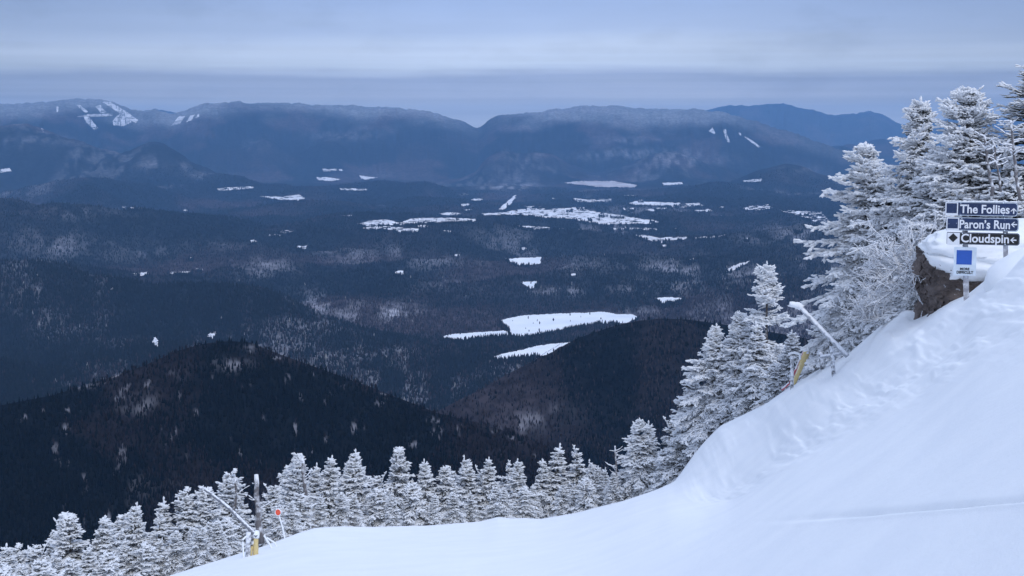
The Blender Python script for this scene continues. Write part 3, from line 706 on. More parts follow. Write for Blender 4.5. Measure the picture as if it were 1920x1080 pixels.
    return np.array(P0), np.array(P1), np.array(R0), np.array(R1), np.array(FR), lean
def spruce_meshes(seed, H, R, **kw):
    g = np.random.default_rng(seed + 999)
    P0, P1, R0, R1, FR, lean = spruce_crown(seed, H, R, **kw)
    jit = 0.75 + 0.5 * g.random(len(R0))
    V, q, t_, si = segs_mesh(P0, P1, R0 * jit, R1 * jit, 4, 1.2, g)
    crown = mesh_np("spruce_crown", V, q, t_, True, {'frost': FR[si]})
    crown.materials.append(M_rime)
    parts = [tube([(lean[0] * z, lean[1] * z, z) for z in np.linspace(-0.5, H * 0.96, 9)], list(np.linspace(0.022 * H + 0.012, 0.012, 9)), 8, rough=.15, seed=seed)]
    for kx in range(16):     # dead stubs under the live branches
        z = g.random() * 0.28 * H; a = g.random() * 6.28; ln = R * (0.25 + 0.45 * g.random())
        parts.append(tube([(0, 0, z), (math.cos(a) * ln * .5, math.sin(a) * ln * .5, z + .02), (math.cos(a) * ln, math.sin(a) * ln, z - 0.06 * g.random())], [0.012, 0.009, 0.004], 4))
    Vt, qt, tt_ = merge(parts)
    trunk = mesh_np("spruce_trunk", Vt, qt, tt_); trunk.materials.append(M_bark)
    return crown, trunk
VAR = {}
def variant(key, **kw):
    VAR[key] = (kw.pop('H'), spruce_meshes(**dict(kw, H=VAR_H(kw, key))))
def VAR_H(kw, key): return HVAR[key]
HVAR = {'std': 3.0, 'slim': 3.0, 'multi': 2.8, 'broad': 3.0, 'ragged': 3.0, 'low': 1.6, 'stdb': 3.0, 'slimb': 2.8}
CFG = {'std': dict(seed=1, R=.95, shape=1.0), 'slim': dict(seed=2, R=0.72, shape=1.0, per=6), 'multi': dict(seed=3, R=.9, lead=4, shape=0.85, jag=.5), 'broad': dict(seed=4, R=1.1, shape=1.05, lead=2), 'ragged': dict(seed=5, R=0.85, jag=0.6, topbare=0.25, per=5, shape=.8),
       'low': dict(seed=6, R=0.75, shape=0.75, lead=3), 'stdb': dict(seed=7, R=1.0, shape=1.0, asym=(-0.25, 0), whorl=.17), 'slimb': dict(seed=8, R=0.75, shape=0.95, lead=2, asym=(0.25, 0), whorl=.18)}
for kx, c in CFG.items(): VAR[kx] = (HVAR[kx], spruce_meshes(H=HVAR[kx], **c))
def put_tree(meshes, H0, u, vtop, s, label, group, rz=0.0, name='spruce_tree', wscale=1.0, lean=(0.0, 0.0), hmin=0.8, rd=None):
    """tree in the picture column u whose tip reaches vtop, s metres behind the brow"""
    az, e = aze(u, vtop); az = float(az); rbrow = float(np.interp(az, AZT, BR)); r = rbrow + s if rd is None else rd
    zg = float(snow_z(az, r)); H = max(hmin, float(e) * r - zg); k_ = H / (H0 + .14)
    t_ = thing(name, label, 'tree', (r * math.sin(az), r * math.cos(az), zg), group, rz)
    t_.rotation_euler = (lean[0], lean[1], rz)
    t_.scale = (k_ ** 0.75 * wscale, k_ ** 0.75 * wscale, k_)
    c, tk = meshes
    obj('crown', c, None, t_); obj('trunk', tk, None, t_)
    return t_
ORD = "first second third fourth fifth sixth seventh eighth ninth tenth eleventh twelfth thirteenth fourteenth fifteenth sixteenth seventeenth eighteenth nineteenth twentieth".split()
G_ROW = "rimed spruces along the lower edge of the piste"
SHAPE = {'std': 'pointed', 'slim': 'slim', 'multi': 'blunt many-tipped', 'broad': 'broad', 'ragged': 'ragged thin-topped', 'low': 'low bushy', 'stdb': 'full', 'slimb': 'narrow'}
# between the orange marker disc and the twin-topped spruce, counted outward from the disc
ROW = [(545, 839, 5.0, 'broad'), (585, 868, 6.0, 'slim'), (606, 852, 4.5, 'stdb'), (628, 866, 6.0, 'slim'), (651, 856, 4.0, 'std'), (681, 840, 3.5, 'std'), (748, 830, 4.0, 'broad'), (722, 884, 5, 'slimb'), (801, 857, 3.5, 'slim'), (839, 867, 3.2, 'broad'), (857, 874, 5, 'multi'),
       (876, 853, 4.0, 'slim'), (898, 870, 5.0, 'slimb'), (914, 857, 3.8, 'stdb'), (950, 862, 4.5, 'ragged'), (967, 860, 3.2, 'std'), (1012, 859, 3.8, 'stdb'), (1038, 832, 4.0, 'slim'), (1086, 833, 4.5, 'ragged'), (1103, 863, 3.2, 'slimb')]
for i, (u, v, s_, kx) in enumerate(ROW):
    H0, ms = VAR[kx]
    put_tree(ms, H0, u, v, s_, f"{SHAPE[kx]} rimed spruce, {ORD[i]} from the orange disc toward the twin-topped one", G_ROW, rz=i * 1.7 + 0.4, wscale=0.85 + .25 * ((i * 37) % 10) / 10, lean=(0.05 * math.sin(i * 2.1), 0.09 * math.cos(i * 1.3)))
ROW2 = [(1122, 872, 3.2, 'std', "small pointed rimed spruce, third before the twin-topped one"), (1133, 876, 4.4, 'slim', "slim rimed spruce, second one before the twin-topped spruce")]
for i, (u, v, s_, kx, lb) in enumerate(ROW2): put_tree(VAR[kx][1], VAR[kx][0], u, v, s_, lb, G_ROW, rz=2 + i)
tw1 = spruce_meshes(21, 3.0, 0.95, shape=0.72, per=7, frost_in=.35)
put_tree(tw1, 3.0, 1199, 784, 2.6, "full rimed spruce with twin tips standing at the upper end of the row", G_ROW, rz=0.3, wscale=0.98)
put_tree(VAR['slim'][1], 3.0, 1215, 787, 3.3, "slim rimed spruce close behind the full spruce at the upper end of the row", G_ROW, rz=1.1)
put_tree(VAR['slimb'][1], 2.8, 1259, 779, 4.2, "narrow rimed spruce between the twin tips and the snow bank", G_ROW, rz=2.6)
put_tree(VAR['low'][1], 1.6, 1246, 842, 2.2, "low bushy rimed spruce at the foot of the steep snow bank", G_ROW, rz=.6)
# below and beside the lower snow gun, counted from its grey lance downhill
LEFT = [(519, 868, 6.5, 'multi'), (500, 905, 4.0, 'slimb'), (442, 893, 6.5, 'slim'), (418, 882, 6.0, 'multi'), (400, 905, 7, 'slimb'), (378, 903, 5.5, 'broad'), (340, 916, 6.0, 'multi'), (307, 935, 6.5, 'slim'), (288, 957, 5.0, 'ragged'), (254, 938, 5.0, 'std'), (230, 968, 6.5, 'slimb'), (209, 963, 6.0, 'multi'), (183, 966, 4.5, 'stdb'),
        (136, 949, 5.0, 'broad'), (112, 972, 5.5, 'slim'), (86, 990, 6.0, 'std'), (60, 1014, 5.0, 'slimb'), (28, 1022, 6.0, 'multi'), (8, 1022, 4.5, 'stdb')]
for i, (u, v, s_, kx) in enumerate(LEFT):
    H0, ms = VAR[kx]
    put_tree(ms, H0, u, v, s_, f"{SHAPE[kx]} rimed spruce, {ORD[i]} downhill from the orange disc past the lower snow gun", G_ROW, rz=i * 2.3 + 0.9, wscale=0.85 + .3 * ((i * 29) % 10) / 10, lean=(0.05 * math.sin(i * 1.1), 0.10 * math.cos(i * 2.3)))
G_FILL = "low spruces filling the gaps in the row"
FILL = [(560, 925, 3.2), (600, 935, 2.4), (640, 925, 2.2), (665, 940, 2.0), (705, 915, 2.4), (735, 935, 1.8), (775, 905, 2.4), (815, 925, 1.8), (855, 930, 1.7), (885, 925, 2.0), (930, 915, 2.0), (945, 935, 1.6), (985, 925, 1.8), (1000, 908, 2.4), (1055, 910, 2.0), (1075, 905, 2.6), (1100, 915, 1.8), (1150, 895, 2.0), (1165, 880, 2.8),
        (490, 945, 4.0), (515, 975, 2.0), (545, 960, 2.0), (425, 970, 2.6), (445, 950, 4.0), (395, 985, 2.4), (360, 985, 3.0), (330, 1000, 2.6), (300, 1010, 3.2), (270, 1025, 3.0), (235, 1010, 3.6), (205, 1035, 3.0), (165, 1020, 3.6), (140, 1045, 3.0), (110, 1030, 4.0), (75, 1050, 3.2), (40, 1055, 3.6), (10, 1060, 3.4), (410, 1020, 1.6), (375, 1035, 1.8)]
for i, (u, v, s_) in enumerate(FILL):
    kx = ('low', 'slim', 'multi', 'ragged', 'low', 'stdb')[i % 6]; H0, ms = VAR[kx]
    put_tree(ms, H0, u, v, s_, "low rimed spruce half hidden among the taller ones of the row", G_FILL, rz=i * 1.31, hmin=0.9)

# the clump beside the upper snow gun
G_UP = "rimed spruces on the steep side of the bank"
tall = spruce_meshes(31, 4.6, 1.05, shape=0.55, whorl=0.30, per=9, gaps=[(0.52, 0.60), (0.70, 0.735), (0.84, 0.86)], frost_in=.7, frost_out=1.1, droop=.22, jag=.25, z0=.2, lead=1, twig=.1)
put_tree(tall, 4.6, 1441, 489, 3.2, "tall rimed spruce with flat layered pads rising above the clump by the upper snow gun", G_UP, rz=.5, wscale=.85)
bigl = spruce_meshes(32, 4.2, 1.45, shape=.85, per=8, whorl=.13, frost_in=.5, frost_out=1.1, asym=(-.15, 0), fr=.03)
put_tree(bigl, 4.2, 1339, 606, 2.6, "broad heavily rimed spruce on the open valley flank of the clump", G_UP, rz=0.2, wscale=.95)
bigm = spruce_meshes(33, 4.2, 1.0, shape=.7, per=8, whorl=.13, frost_in=.4, frost_out=1.05)
put_tree(bigm, 4.2, 1384, 582, 2.8, "tall pointed rimed spruce next to the layered one in the clump", G_UP, rz=1.2)
put_tree(VAR['stdb'][1], 3.0, 1420, 602, 2.0, "full rimed spruce directly below the layered spruce", G_UP, rz=2.2)
put_tree(VAR['slim'][1], 3.0, 1484, 617, 1.7, "small slim rimed spruce beside the yellow hose", G_UP, rz=.9, wscale=1.15)
put_tree(VAR['std'][1], 3.0, 1300, 690, 3.0, "shorter rimed spruce at the outer foot of the clump", G_UP, rz=2.9, wscale=1.05)
put_tree(VAR['low'][1], 1.6, 1455, 690, 1.1, "low rimed spruce on the bank between the clump and the dark post", G_UP, rz=2.9)
put_tree(VAR['low'][1], 1.6, 1528, 690, 3.4, "low rimed spruce behind the yellow hose", G_UP, rz=1.9)
put_tree(VAR['low'][1], 1.6, 1275, 800, 2.2, "low rimed spruce at the outermost foot of the clump", G_UP, rz=3.9)

# the stand behind the trail sign
G_SIGN = "rimed spruces behind the trail sign"
sg1 = spruce_meshes(41, 4.4, 1.05, shape=.62, per=7, whorl=.17, asym=(-.38, -.1), jag=.45, frost_in=.6, frost_out=1.2, fr=.028)
put_tree(sg1, 4.4, 1636, 265, 2.2, "rimed spruce with long boughs streaming toward the valley behind the bare shrub", G_SIGN, rz=0.0, wscale=1.15)
sg2 = spruce_meshes(42, 4.8, 1.0, shape=.6, per=8, whorl=.14, asym=(-.25, 0), jag=.4, frost_in=.3, frost_out=1.1, fr=.026)
put_tree(sg2, 4.8, 1722, 180, 3.2, "dark-cored spruce with a slender club-shaped top behind the sign", G_SIGN, rz=.2, wscale=.95)
sg3 = spruce_meshes(43, 5.0, 1.15, shape=.48, per=8, whorl=.14, asym=(-.2, 0), jag=.45, lead=4, frost_in=.4, frost_out=1.15, fr=.026)
put_tree(sg3, 5.0, 1815, 160, 3.4, "tallest rimed spruce behind the sign with a ragged broad top", G_SIGN, rd=26.8, rz=-.1)
sg4 = spruce_meshes(44, 5.0, 1.2, shape=.5, per=6, whorl=.2, jag=.5, frost_in=.0, frost_out=.85, fr=.018)
put_tree(sg4, 5.0, 1938, 120, 3.2, "dark rimed spruce cut by the frame edge, green needles showing under its boughs", G_SIGN, rd=26.6, rz=.7, wscale=1.4)
put_tree(VAR['slim'][1], 3.0, 1712, 425, 1.5, "slim rimed spruce between the dark-cored spruce and the boulder", G_SIGN, rz=1.4)
put_tree(VAR['stdb'][1], 3.0, 1690, 360, 3.0, "full rimed spruce in front of the dark-cored spruce's foot", G_SIGN, rz=2.4)
put_tree(VAR['ragged'][1], 3.0, 1880, 260, 2.6, "ragged rimed spruce behind the arrow ends of the sign boards", G_SIGN, rd=26.4, rz=1.4, wscale=1.3)
put_tree(VAR['multi'][1], 2.8, 1770, 320, 2.8, "blunt many-tipped rimed spruce behind the square symbols of the sign boards", G_SIGN, rd=26.6, rz=.4, wscale=1.2)
put_tree(VAR['stdb'][1], 3.0, 1905, 320, 2.0, "full rimed spruce behind the end of the snow cap at the frame edge", G_SIGN, rd=26.0, rz=.9, wscale=1.1)
put_tree(VAR['broad'][1], 3.0, 1592, 540, 2.8, "broad low rimed spruce hanging over the bank below the stand", G_SIGN, rz=.9, wscale=.95)
put_tree(VAR['multi'][1], 2.8, 1640, 500, 1.8, "bushy rimed spruce between the hanging spruce and the boulder", G_SIGN, rz=2.9, wscale=1.15)
put_tree(VAR['stdb'][1], 3.0, 1668, 318, 2.8, "full rimed spruce wedged between the long-boughed and the dark-cored spruces", G_SIGN, rz=1.9, wscale=1.2)
put_tree(VAR['broad'][1], 3.0, 1765, 262, 0, "broad rimed spruce wedged between the dark-cored and the tallest spruces", G_SIGN, rd=27.6, rz=.8, wscale=1.2)
put_tree(VAR['broad'][1], 3.0, 1622, 420, 3.0, "broad rimed spruce filling the space under the long streaming boughs", G_SIGN, rz=1.1, wscale=.95)
put_tree(VAR['multi'][1], 2.8, 1850, 235, 0, "bushy rimed spruce just behind the thin bleached stems", G_SIGN, rd=27.4, rz=2.8, wscale=1.3)
put_tree(VAR['low'][1], 1.6, 1690, 520, 1.2, "low rimed spruce against the bare side of the boulder", G_SIGN, rz=.5)
put_tree(VAR['low'][1], 1.6, 1545, 600, 2.2, "low rimed spruce at the tip of the snow gun lance", G_SIGN, rz=2.5)

# bare rimed shrub and dead trunks
def bare_plant(seed, start_dirs, L0, depth=4, r0=.016):
    g = np.random.default_rng(seed); A = [[], [], [], []]
    def grow(p, d, Ln, r_, lev):
        n_ = 4
        for i in range(n_):
            d = d + g.normal(0, .13, 3); d /= np.linalg.norm(d); q = p + d * Ln / n_
            A[0].append(p); A[1].append(q); A[2].append(r_); A[3].append(r_ * .93)
            if lev > 0 and g.random() < (.9 if i else .35):
                for _ in range(1 + (g.random() < .5)):
                    dd = d + g.normal(0, .55, 3); dd /= np.linalg.norm(dd); grow(q, dd, Ln * (.5 + .25 * g.random()), r_ * .8, lev - 1)
            p = q; r_ *= .95
    for d in start_dirs: grow(np.zeros(3), np.array(d, float) / np.linalg.norm(d), L0 * (.8 + .4 * g.random()), r0, depth)
    V, q, t_, _ = segs_mesh(*[np.array(a) for a in A], 4, 1.1, g); return mesh_np("bare_branches", V, q, t_)
def put_bare(name, label, cat, u, v, r, dirs, L0, seed, depth=4, r0=.016):
    p = pt(u, v, r); t_ = thing(name, label, cat, p)
    obj('branches', bare_plant(seed, dirs, L0, depth, r0), M_twig, t_); return t_
put_bare('bare_shrub', "bare rimed shrub fanning out from behind the boulder's snow cap", 'shrub', 1725, 545, 25.2, [(-.9, 0, .8), (-.5, 0, 1.1), (-1.1, -.1, .35), (-.7, .1, .6), (-.2, .1, 1.2), (-1, 0, .1), (-.4, -.3, .7)], .66, 51, 3, .021)
put_bare('bare_shrub', "bare rimed shrub sprawling over the snow below the leaning boughs", 'shrub', 1650, 610, 26.6, [(-1, 0, .5), (-.8, 0, .9), (-.3, 0, 1), (.2, 0, 1), (-1.1, -.1, .2)], .42, 52, 3, .018)
def dead_trunk(label, u0, v0, u1, v1, r, rad, seed, twigs=8):
    a = pt(u0, v0, r); b_ = pt(u1, v1, r); d = b_ - a
    t_ = thing('dead_tree', label, 'tree', a); g = np.random.default_rng(seed)
    pts = [d * f + Vector((g.normal(0, .012), g.normal(0, .012), 0)) for f in np.linspace(-.25, 1, 8)]
    obj('trunk', mesh_np('dead_trunk', *tube(pts, list(np.linspace(rad, rad * .55, 8)), 9, rough=.25, seed=seed)), M_deadwood, t_)
    for i in range(twigs):
        A = [[], [], [], []]
        f = .35 + .65 * g.random(); p = np.array(d * f); ang = g.random() * 6.28; L_ = .15 + .4 * g.random() * (1.2 - f)
        dv = np.array([math.cos(ang), math.sin(ang), .25 + .3 * g.random()])
        for q in range(3):
            n_ = p + dv * L_ / 3 + g.normal(0, .02, 3); A[0].append(p); A[1].append(n_); A[2].append(.016 - .003 * q); A[3].append(.014 - .003 * q); p = n_
        V, q, tt_, _ = segs_mesh(*[np.array(x) for x in A], 4, 1.1, g); obj('branch', mesh_np('branch', V, q, tt_), M_twig, t_)
    return t_
dead_trunk("bare grey dead trunk with a snapped top above the lower snow gun", 487, 992, 479, 890, 31.6, .085, 61, 7)
dead_trunk("leaning dead trunk among the spruces uphill of the orange marker disc", 575, 935, 566, 858, 35, .06, 62, 5)
dead_trunk("thin dead top standing between the two downhill spruces", 440, 950, 442, 897, 34, .04, 63, 8)
dead_trunk("bare pole of a dead spruce with side twigs just before the twin-topped spruce", 1157, 925, 1154, 836, 38, .035, 64, 16)
dead_trunk("thin bleached dead stem rising in front of the tallest spruce", 1858, 345, 1846, 255, 24.6, .03, 65, 10)
dead_trunk("long bleached dead stem nearest the frame edge behind the sign", 1908, 345, 1893, 225, 24.2, .03, 66, 14)
dead_trunk("short bleached dead stem over the arrow of the top board", 1874, 340, 1862, 262, 25, .022, 67, 8)

# ------------------------------------------------------------------ boulder with its snow cap
M_rock, t, b = new_mat("brown_rock")
n = noise_tex(t, 3.0, 8); nv = noise_tex(t, 22.0, 5); nw = noise_tex(t, 9.0, 4)
c = mixc(t, mrange(t, n, .35, .65), (0.075, 0.060, 0.056), (0.18, 0.148, 0.138)); c = mixc(t, mrange(t, nv, .62, .72), c, (0.04, 0.035, 0.035)); c = mixc(t, mmath(t, 'MULTIPLY', mrange(t, nw, .66, .72), .7), c, (.62, .64, .68))
t.links.new(c, b.inputs['Base Color']); b.inputs['Roughness'].default_value = .95
bump(t, b, mmath(t, 'ADD', n, mmath(t, 'MULTIPLY', nv, .4)), 1.0, .12)
def blob(center, size, seed, n_=44, p=4.0, amp=.12, freq=1.5, flat=None):
    """rounded block: a superellipsoid with broken, noisy faces"""
    uu = np.linspace(-math.pi / 2, math.pi / 2, n_); vv = np.linspace(-math.pi, math.pi, 2 * n_ + 1)[:-1]
    A, B = np.meshgrid(uu, vv, indexing='ij'); D = np.stack([np.cos(A) * np.cos(B), np.cos(A) * np.sin(B), np.sin(A)], -1)
    k_ = (np.abs(D) ** p).sum(-1) ** (-1 / p); Pn = D * k_[..., None]
    nn = fbm(Pn[..., 0] * freq + Pn[..., 2] * freq * 1.7 + 9, Pn[..., 1] * freq - Pn[..., 2] * freq + 5, 5, seed) - .5
    nn2 = np.abs(fbm(Pn[..., 0] * freq * .8 - Pn[..., 2] * 2 + 3, Pn[..., 1] * freq * .8 + Pn[..., 2] * 1.3, 3, seed + 5) - .5)
    Pn = Pn * (1 + amp * 2 * nn + amp * nn2)[..., None] * np.array(size) / 2
    if flat: Pn = flat(Pn)
    nr_, nc_ = A.shape; i = np.arange(nr_ - 1)[:, None] * nc_; j = np.arange(nc_)[None, :]; j2 = (j + 1) % nc_
    q = np.stack([i + j, i + j2, i + nc_ + j2, i + nc_ + j], -1).reshape(-1, 4)
    return (Pn + np.array(center)).reshape(-1, 3), q, np.zeros((0, 3), int)
RB = 24.6
bc = pt(1858, 543, RB); w_ = 246 * mpp(bc); h_ = 150 * mpp(bc)
rock = thing('boulder', "brown boulder wearing a thick cap of snow behind the trail sign", 'rock', (bc.x, bc.y, bc.z - h_ / 2))
def tilt_rock(P):
    P = P.copy(); P[..., 0] += P[..., 2] * -0.05
    x, y, z = P[..., 0], P[..., 1], P[..., 2]
    cr = np.abs(fbm(x * 2.6 + 7, z * 2.0 + y * 2.2, 4, 301) - .5) * 2; ledge = np.floor(fbm(x * 1.4 + 2, z * 3.2 + y * 1.1, 3, 305) * 7) / 7
    P[..., 1] += 0.16 * (ledge - .5) - 0.10 * np.exp(-(cr / .05) ** 2) * -1; P[..., 0] += 0.10 * (ledge - .5)
    return P
obj('rock', mesh_np('rock', *blob((0, 0, h_ / 2), (w_, 1.5, h_ * 1.25), 3, 110, 5.5, .13, 2.6, tilt_rock), smooth=True), M_rock, rock)
cw = 330 * mpp(bc); chh = 104 * mpp(bc)
cc_ = pt(1894, 466, RB)
def droopy(P):
    P = P.copy(); x = P[..., 0]; lo = P[..., 2] < -.05
    P[..., 2] = np.where(lo, P[..., 2] * (0.78 + .55 * fbm(x * 2.2 + 4, P[..., 1] * 2, 3, 77)), P[..., 2] + .05 * x)
    return P
obj('snow_cap', mesh_np('snow_cap', *blob((cc_.x - bc.x, cc_.y - bc.y - 0.12, cc_.z - bc.z + h_ / 2), (cw, 1.75, chh * 1.04), 13, 70, 2.7, .10, 1.9, droopy)), M_snow, rock)
tg = pt(1796, 512, RB - .92)
loc_ = lambda p: (p.x - bc.x, p.y - bc.y, p.z - bc.z + h_ / 2)
obj('snow_tongue', mesh_np('snow_tongue', *tube([loc_(pt(a, b_, RB - .9)) for a, b_ in ((1806, 492), (1800, 506), (1792, 517), (1782, 524), (1776, 527))], [.12, .11, .08, .06, .03], 10, rough=.25, seed=4)), M_snow, rock)

# heaped drift in front of the boulder
dc = pt(1925, 512, 20.6); 
drift_me = mesh_np('snow_drift', *blob((0, 0, 0), (1.15, 1.2, .62), 23, 40, 2.2, .05, 1.2))
o = obj('snow_drift_ground', drift_me, M_snow); o.location = dc; o.rotation_euler = (0, -.5, 0); kind(o, 'structure')

# ------------------------------------------------------------------ trail sign
def speckled(name, col):
    m, t, b = new_mat(name); n = noise_tex(t, 38.0, 3); nb = noise_tex(t, 5.0, 4)
    c = mixc(t, mrange(t, nb, .3, .7), tuple(x * .75 for x in col), tuple(x * 1.35 for x in col))
    f = mmath(t, 'MULTIPLY', mrange(t, mmath(t, 'ADD', n, mmath(t, 'MULTIPLY', nb, .25)), .80, .88), .55)
    t.links.new(mixc(t, f, c, (.62, .66, .72)), b.inputs['Base Color']); b.inputs['Roughness'].default_value = .55; return m
M_navy = speckled("navy_board", (0.012, 0.028, 0.085)); M_black = speckled("black_board", (0.008, 0.009, 0.011))
M_white = plain("white_lettering", (0.74, 0.76, 0.80), .6, .06, 20); M_edge = plain("board_edge", (0.16, 0.19, 0.26), .6, .3, 30)
M_panel = plain("white_panel", (0.62, 0.70, 0.78), .55, .08, 10); M_blue = plain("blue_square_paint", (0.022, 0.095, 0.42), .5, .08, 10)
M_post = rimed("weathered_post", (0.30, 0.30, 0.33), -.05, .85, 10.0)
SB = ground_hit(1811, 562); SR = math.hypot(SB.x, SB.y); saz = math.atan2(SB.x, SB.y)
right = Vector((math.cos(saz), -math.sin(saz), 0)); fwd = Vector((math.sin(saz), math.cos(saz), 0))
sm = mpp(SB)
sign = thing('trail_sign', "two-post trail sign with navy and black boards over a blue-square difficulty panel", 'sign', SB)
srot = Matrix(((right.x, fwd.x, 0), (right.y, fwd.y, 0), (0, 0, 1)))
sign.rotation_euler = srot.to_euler()
def sl(u, v):
    """picture point on the vertical plane of the sign -> local x, z"""
    az, e = aze(u, v); dx, dy = math.sin(az), math.cos(az)
    k_ = SR / (dx * fwd.x + dy * fwd.y); p = Vector((dx * k_, dy * k_, float(e) * k_)) - SB
    return p.dot(right), p.z
ZB = lambda x, y: sl(1760 + x / 5.143, 360 + y / 5.143)
def prism(poly, y0, y1):
    """polygon in the x-z plane given thickness along y (front at y0)"""
    n_ = len(poly); V = [(x, y0, z) for x, z in poly] + [(x, y1, z) for x, z in poly]
    me_ = bpy.data.meshes.new('slab'); me_.from_pydata(V, [], [tuple(range(n_)), tuple(range(2 * n_ - 1, n_ - 1, -1))] + [(i, n_ + i, n_ + (i + 1) % n_, (i + 1) % n_) for i in range(n_)])
    me_.update(); 
    import bmesh
    bm = bmesh.new(); bm.from_mesh(me_); bmesh.ops.recalc_face_normals(bm, faces=bm.faces); bm.to_mesh(me_); bm.free()
    return me_
def round_right(x0, z0, x1, z1, rad, rl=None):
    """board outline: square-ish left end, rounded right corners"""
    rl = rad * .25 if rl is None else rl; P = []
    for cx, cz, rr, a0 in ((x1 - rad, z1 - rad, rad, 90), (x1 - rad, z0 + rad, rad, 0), (x0 + rl, z0 + rl, rl, -90), (x0 + rl, z1 - rl, rl, -180)):
        for i in range(7):
            a = math.radians(a0 - 90 * i / 6); P.append((cx + rr * math.cos(a), cz + rr * math.sin(a)))
    return P
def lettering(s, x0, z0, x1, z1, y, parent, m, name='lettering', bold=.0):
    cu = bpy.data.curves.new('txt', 'FONT'); cu.body = s; cu.size = 1.0; cu.extrude = .02; cu.offset = bold; cu.resolution_u = 4
    to = bpy.data.objects.new('txt', cu); COL.objects.link(to)
    bpy.context.view_layer.update(); dg = bpy.context.evaluated_depsgraph_get()
    me_ = bpy.data.meshes.new_from_object(to.evaluated_get(dg)); bpy.data.objects.remove(to)
    c = np.empty(len(me_.vertices) * 3, np.float32); me_.vertices.foreach_get('co', c); c = c.reshape(-1, 3)
    lo, hi = c.min(0), c.max(0); q = np.empty_like(c)
    q[:, 0] = x0 + (c[:, 0] - lo[0]) / (hi[0] - lo[0]) * (x1 - x0); q[:, 2] = z0 + (c[:, 1] - lo[1]) / (hi[1] - lo[1]) * (z1 - z0); q[:, 1] = y - .004 * (c[:, 2] - lo[2]) / max(1e-6, hi[2] - lo[2])
    me_.vertices.foreach_set('co', q.ravel()); me_.update(); me_.materials.clear(); o = obj(name, me_, m, parent); return o
def arrow(cx, cz, L_, ang, y, parent):
    """straight arrow: shaft and two barbs"""
    w_ = L_ * .10; P = []
    pts_ = [(-L_ / 2, 0), (-L_ * .02, L_ * .46), (L_ * .16, L_ * .46), (-L_ * .16, w_), (L_ / 2, w_), (L_ / 2, -w_), (-L_ * .16, -w_), (L_ * .16, -L_ * .46), (-L_ * .02, -L_ * .46)]
    ca, sa = math.cos(ang), math.sin(ang)
    me_ = prism([(cx + x * ca - z * sa, cz + x * sa + z * ca) for x, z in pts_], y - .004, y)
    obj('arrow', me_, M_white, parent)
def board(x0, y0, x1, y1, words_, tx0, ty0, tx1, ty1, mat_b, ax, ay, aang, diamond, yoff):
    bx0, bz1 = ZB(x0, y0); bx1, bz0 = ZB(x1, y1); H_ = bz1 - bz0
    bd = obj('direction_board', prism(round_right(bx0, bz0, bx1, bz1, H_ * .22), yoff, yoff + .03), mat_b, sign)
    if diamond: bd['label'] = "black board with a diamond"
    # thin pale rim round the front
    outer = round_right(bx0 + .004, bz0 + .004, bx1 - .004, bz1 - .004, H_ * .21); inner = round_right(bx0 + .011, bz0 + .011, bx1 - .011, bz1 - .011, H_ * .19)
    n_ = len(outer); V = [(x, yoff - .002, z) for x, z in outer] + [(x, yoff - .002, z) for x, z in inner]
    me_ = bpy.data.meshes.new('rim'); me_.from_pydata(V, [], [(i, (i + 1) % n_, n_ + (i + 1) % n_, n_ + i) for i in range(n_)]); obj('rim', me_, M_panel if not diamond else M_edge, bd)
    # symbol panel
    sx0, sz1 = ZB(x0 + 4, y0 + 6); sx1, sz0 = ZB(x0 + 121, y1 - 10 if not diamond else y1 - 6)
    sp_ = obj('symbol_panel', prism([(sx0, sz0), (sx1, sz0), (sx1, sz1), (sx0, sz1)], yoff - .006, yoff - .0005), M_white, bd)
    if not diamond:
        a0, c1 = ZB(x0 + 14, y0 + 14); a1, c0 = ZB(x0 + 111, y0 + 110)
        obj('square_symbol', prism([(a0, c0), (a1, c0), (a1, c1), (a0, c1)], yoff - .009, yoff - .0055), M_navy, bd)
    else:
        cx, cz = ZB(x0 + 60, y0 + 54); d_ = 43 / 5.143 * sm
        obj('diamond_symbol', prism([(cx - d_, cz), (cx, cz - d_), (cx + d_, cz), (cx, cz + d_)], yoff - .009, yoff - .0055), M_black, bd)
    p0 = ZB(tx0, ty1); p1 = ZB(tx1, ty0)
    lettering(words_, p0[0], p0[1], p1[0], p1[1], yoff - .001, bd, M_white, bold=.022)
    for bx_ in (x0 + 150, x0 + 560):
        for by_ in (y0 + 12, y1 - 14):
            q = ZB(bx_, by_); obj('bolt', prism([(q[0] + .009 * math.cos(a), q[1] + .009 * math.sin(a)) for a in np.linspace(0, 6.283, 8, endpoint=False)], yoff - .008, yoff - .001), M_panel, bd)
    ac = ZB(ax, ay); arrow(ac[0], ac[1], 56 / 5.143 * sm, aang, yoff - .001, bd)
board(64, 92, 760, 236, "The Follies", 205, 126, 686, 202, M_navy, 723, 181, -math.pi / 2, False, -.045)
board(74, 239, 768, 381, "Paron\u2019s Run", 200, 272, 690, 348, M_navy, 726, 312, 0, False, -.046)
board(80, 384, 778, 516, "Cloudspin", 214, 408, 680, 508, M_black, 719, 462, 0, True, -.047)
# frost crust along the top of the upper board
fx0, fz = ZB(66, 90); fx1, _ = ZB(752, 90)
obj('frost_crust', mesh_np('frost_crust', *tube([(fx0 + (fx1 - fx0) * i / 60, -.03, fz + .002) for i in range(61)], .012, 7, rough=1.0, seed=9)), M_snow, sign)
# posts
def post_local(xa, ya, xb, yb, wid, nm='post'):
    a = ZB(xa, ya); b_ = ZB(xb, yb); hw = wid / 5.143 * sm / 2
    me_ = prism([(a[0] - hw, a[1]), (b_[0] - hw, b_[1]), (b_[0] + hw, b_[1]), (a[0] + hw, a[1])], 0.0, hw * 2)
    return obj(nm, me_, M_post, sign)
post_local(268, 1090, 250, 120, 52); post_local(650, 830, 640, 120, 44)
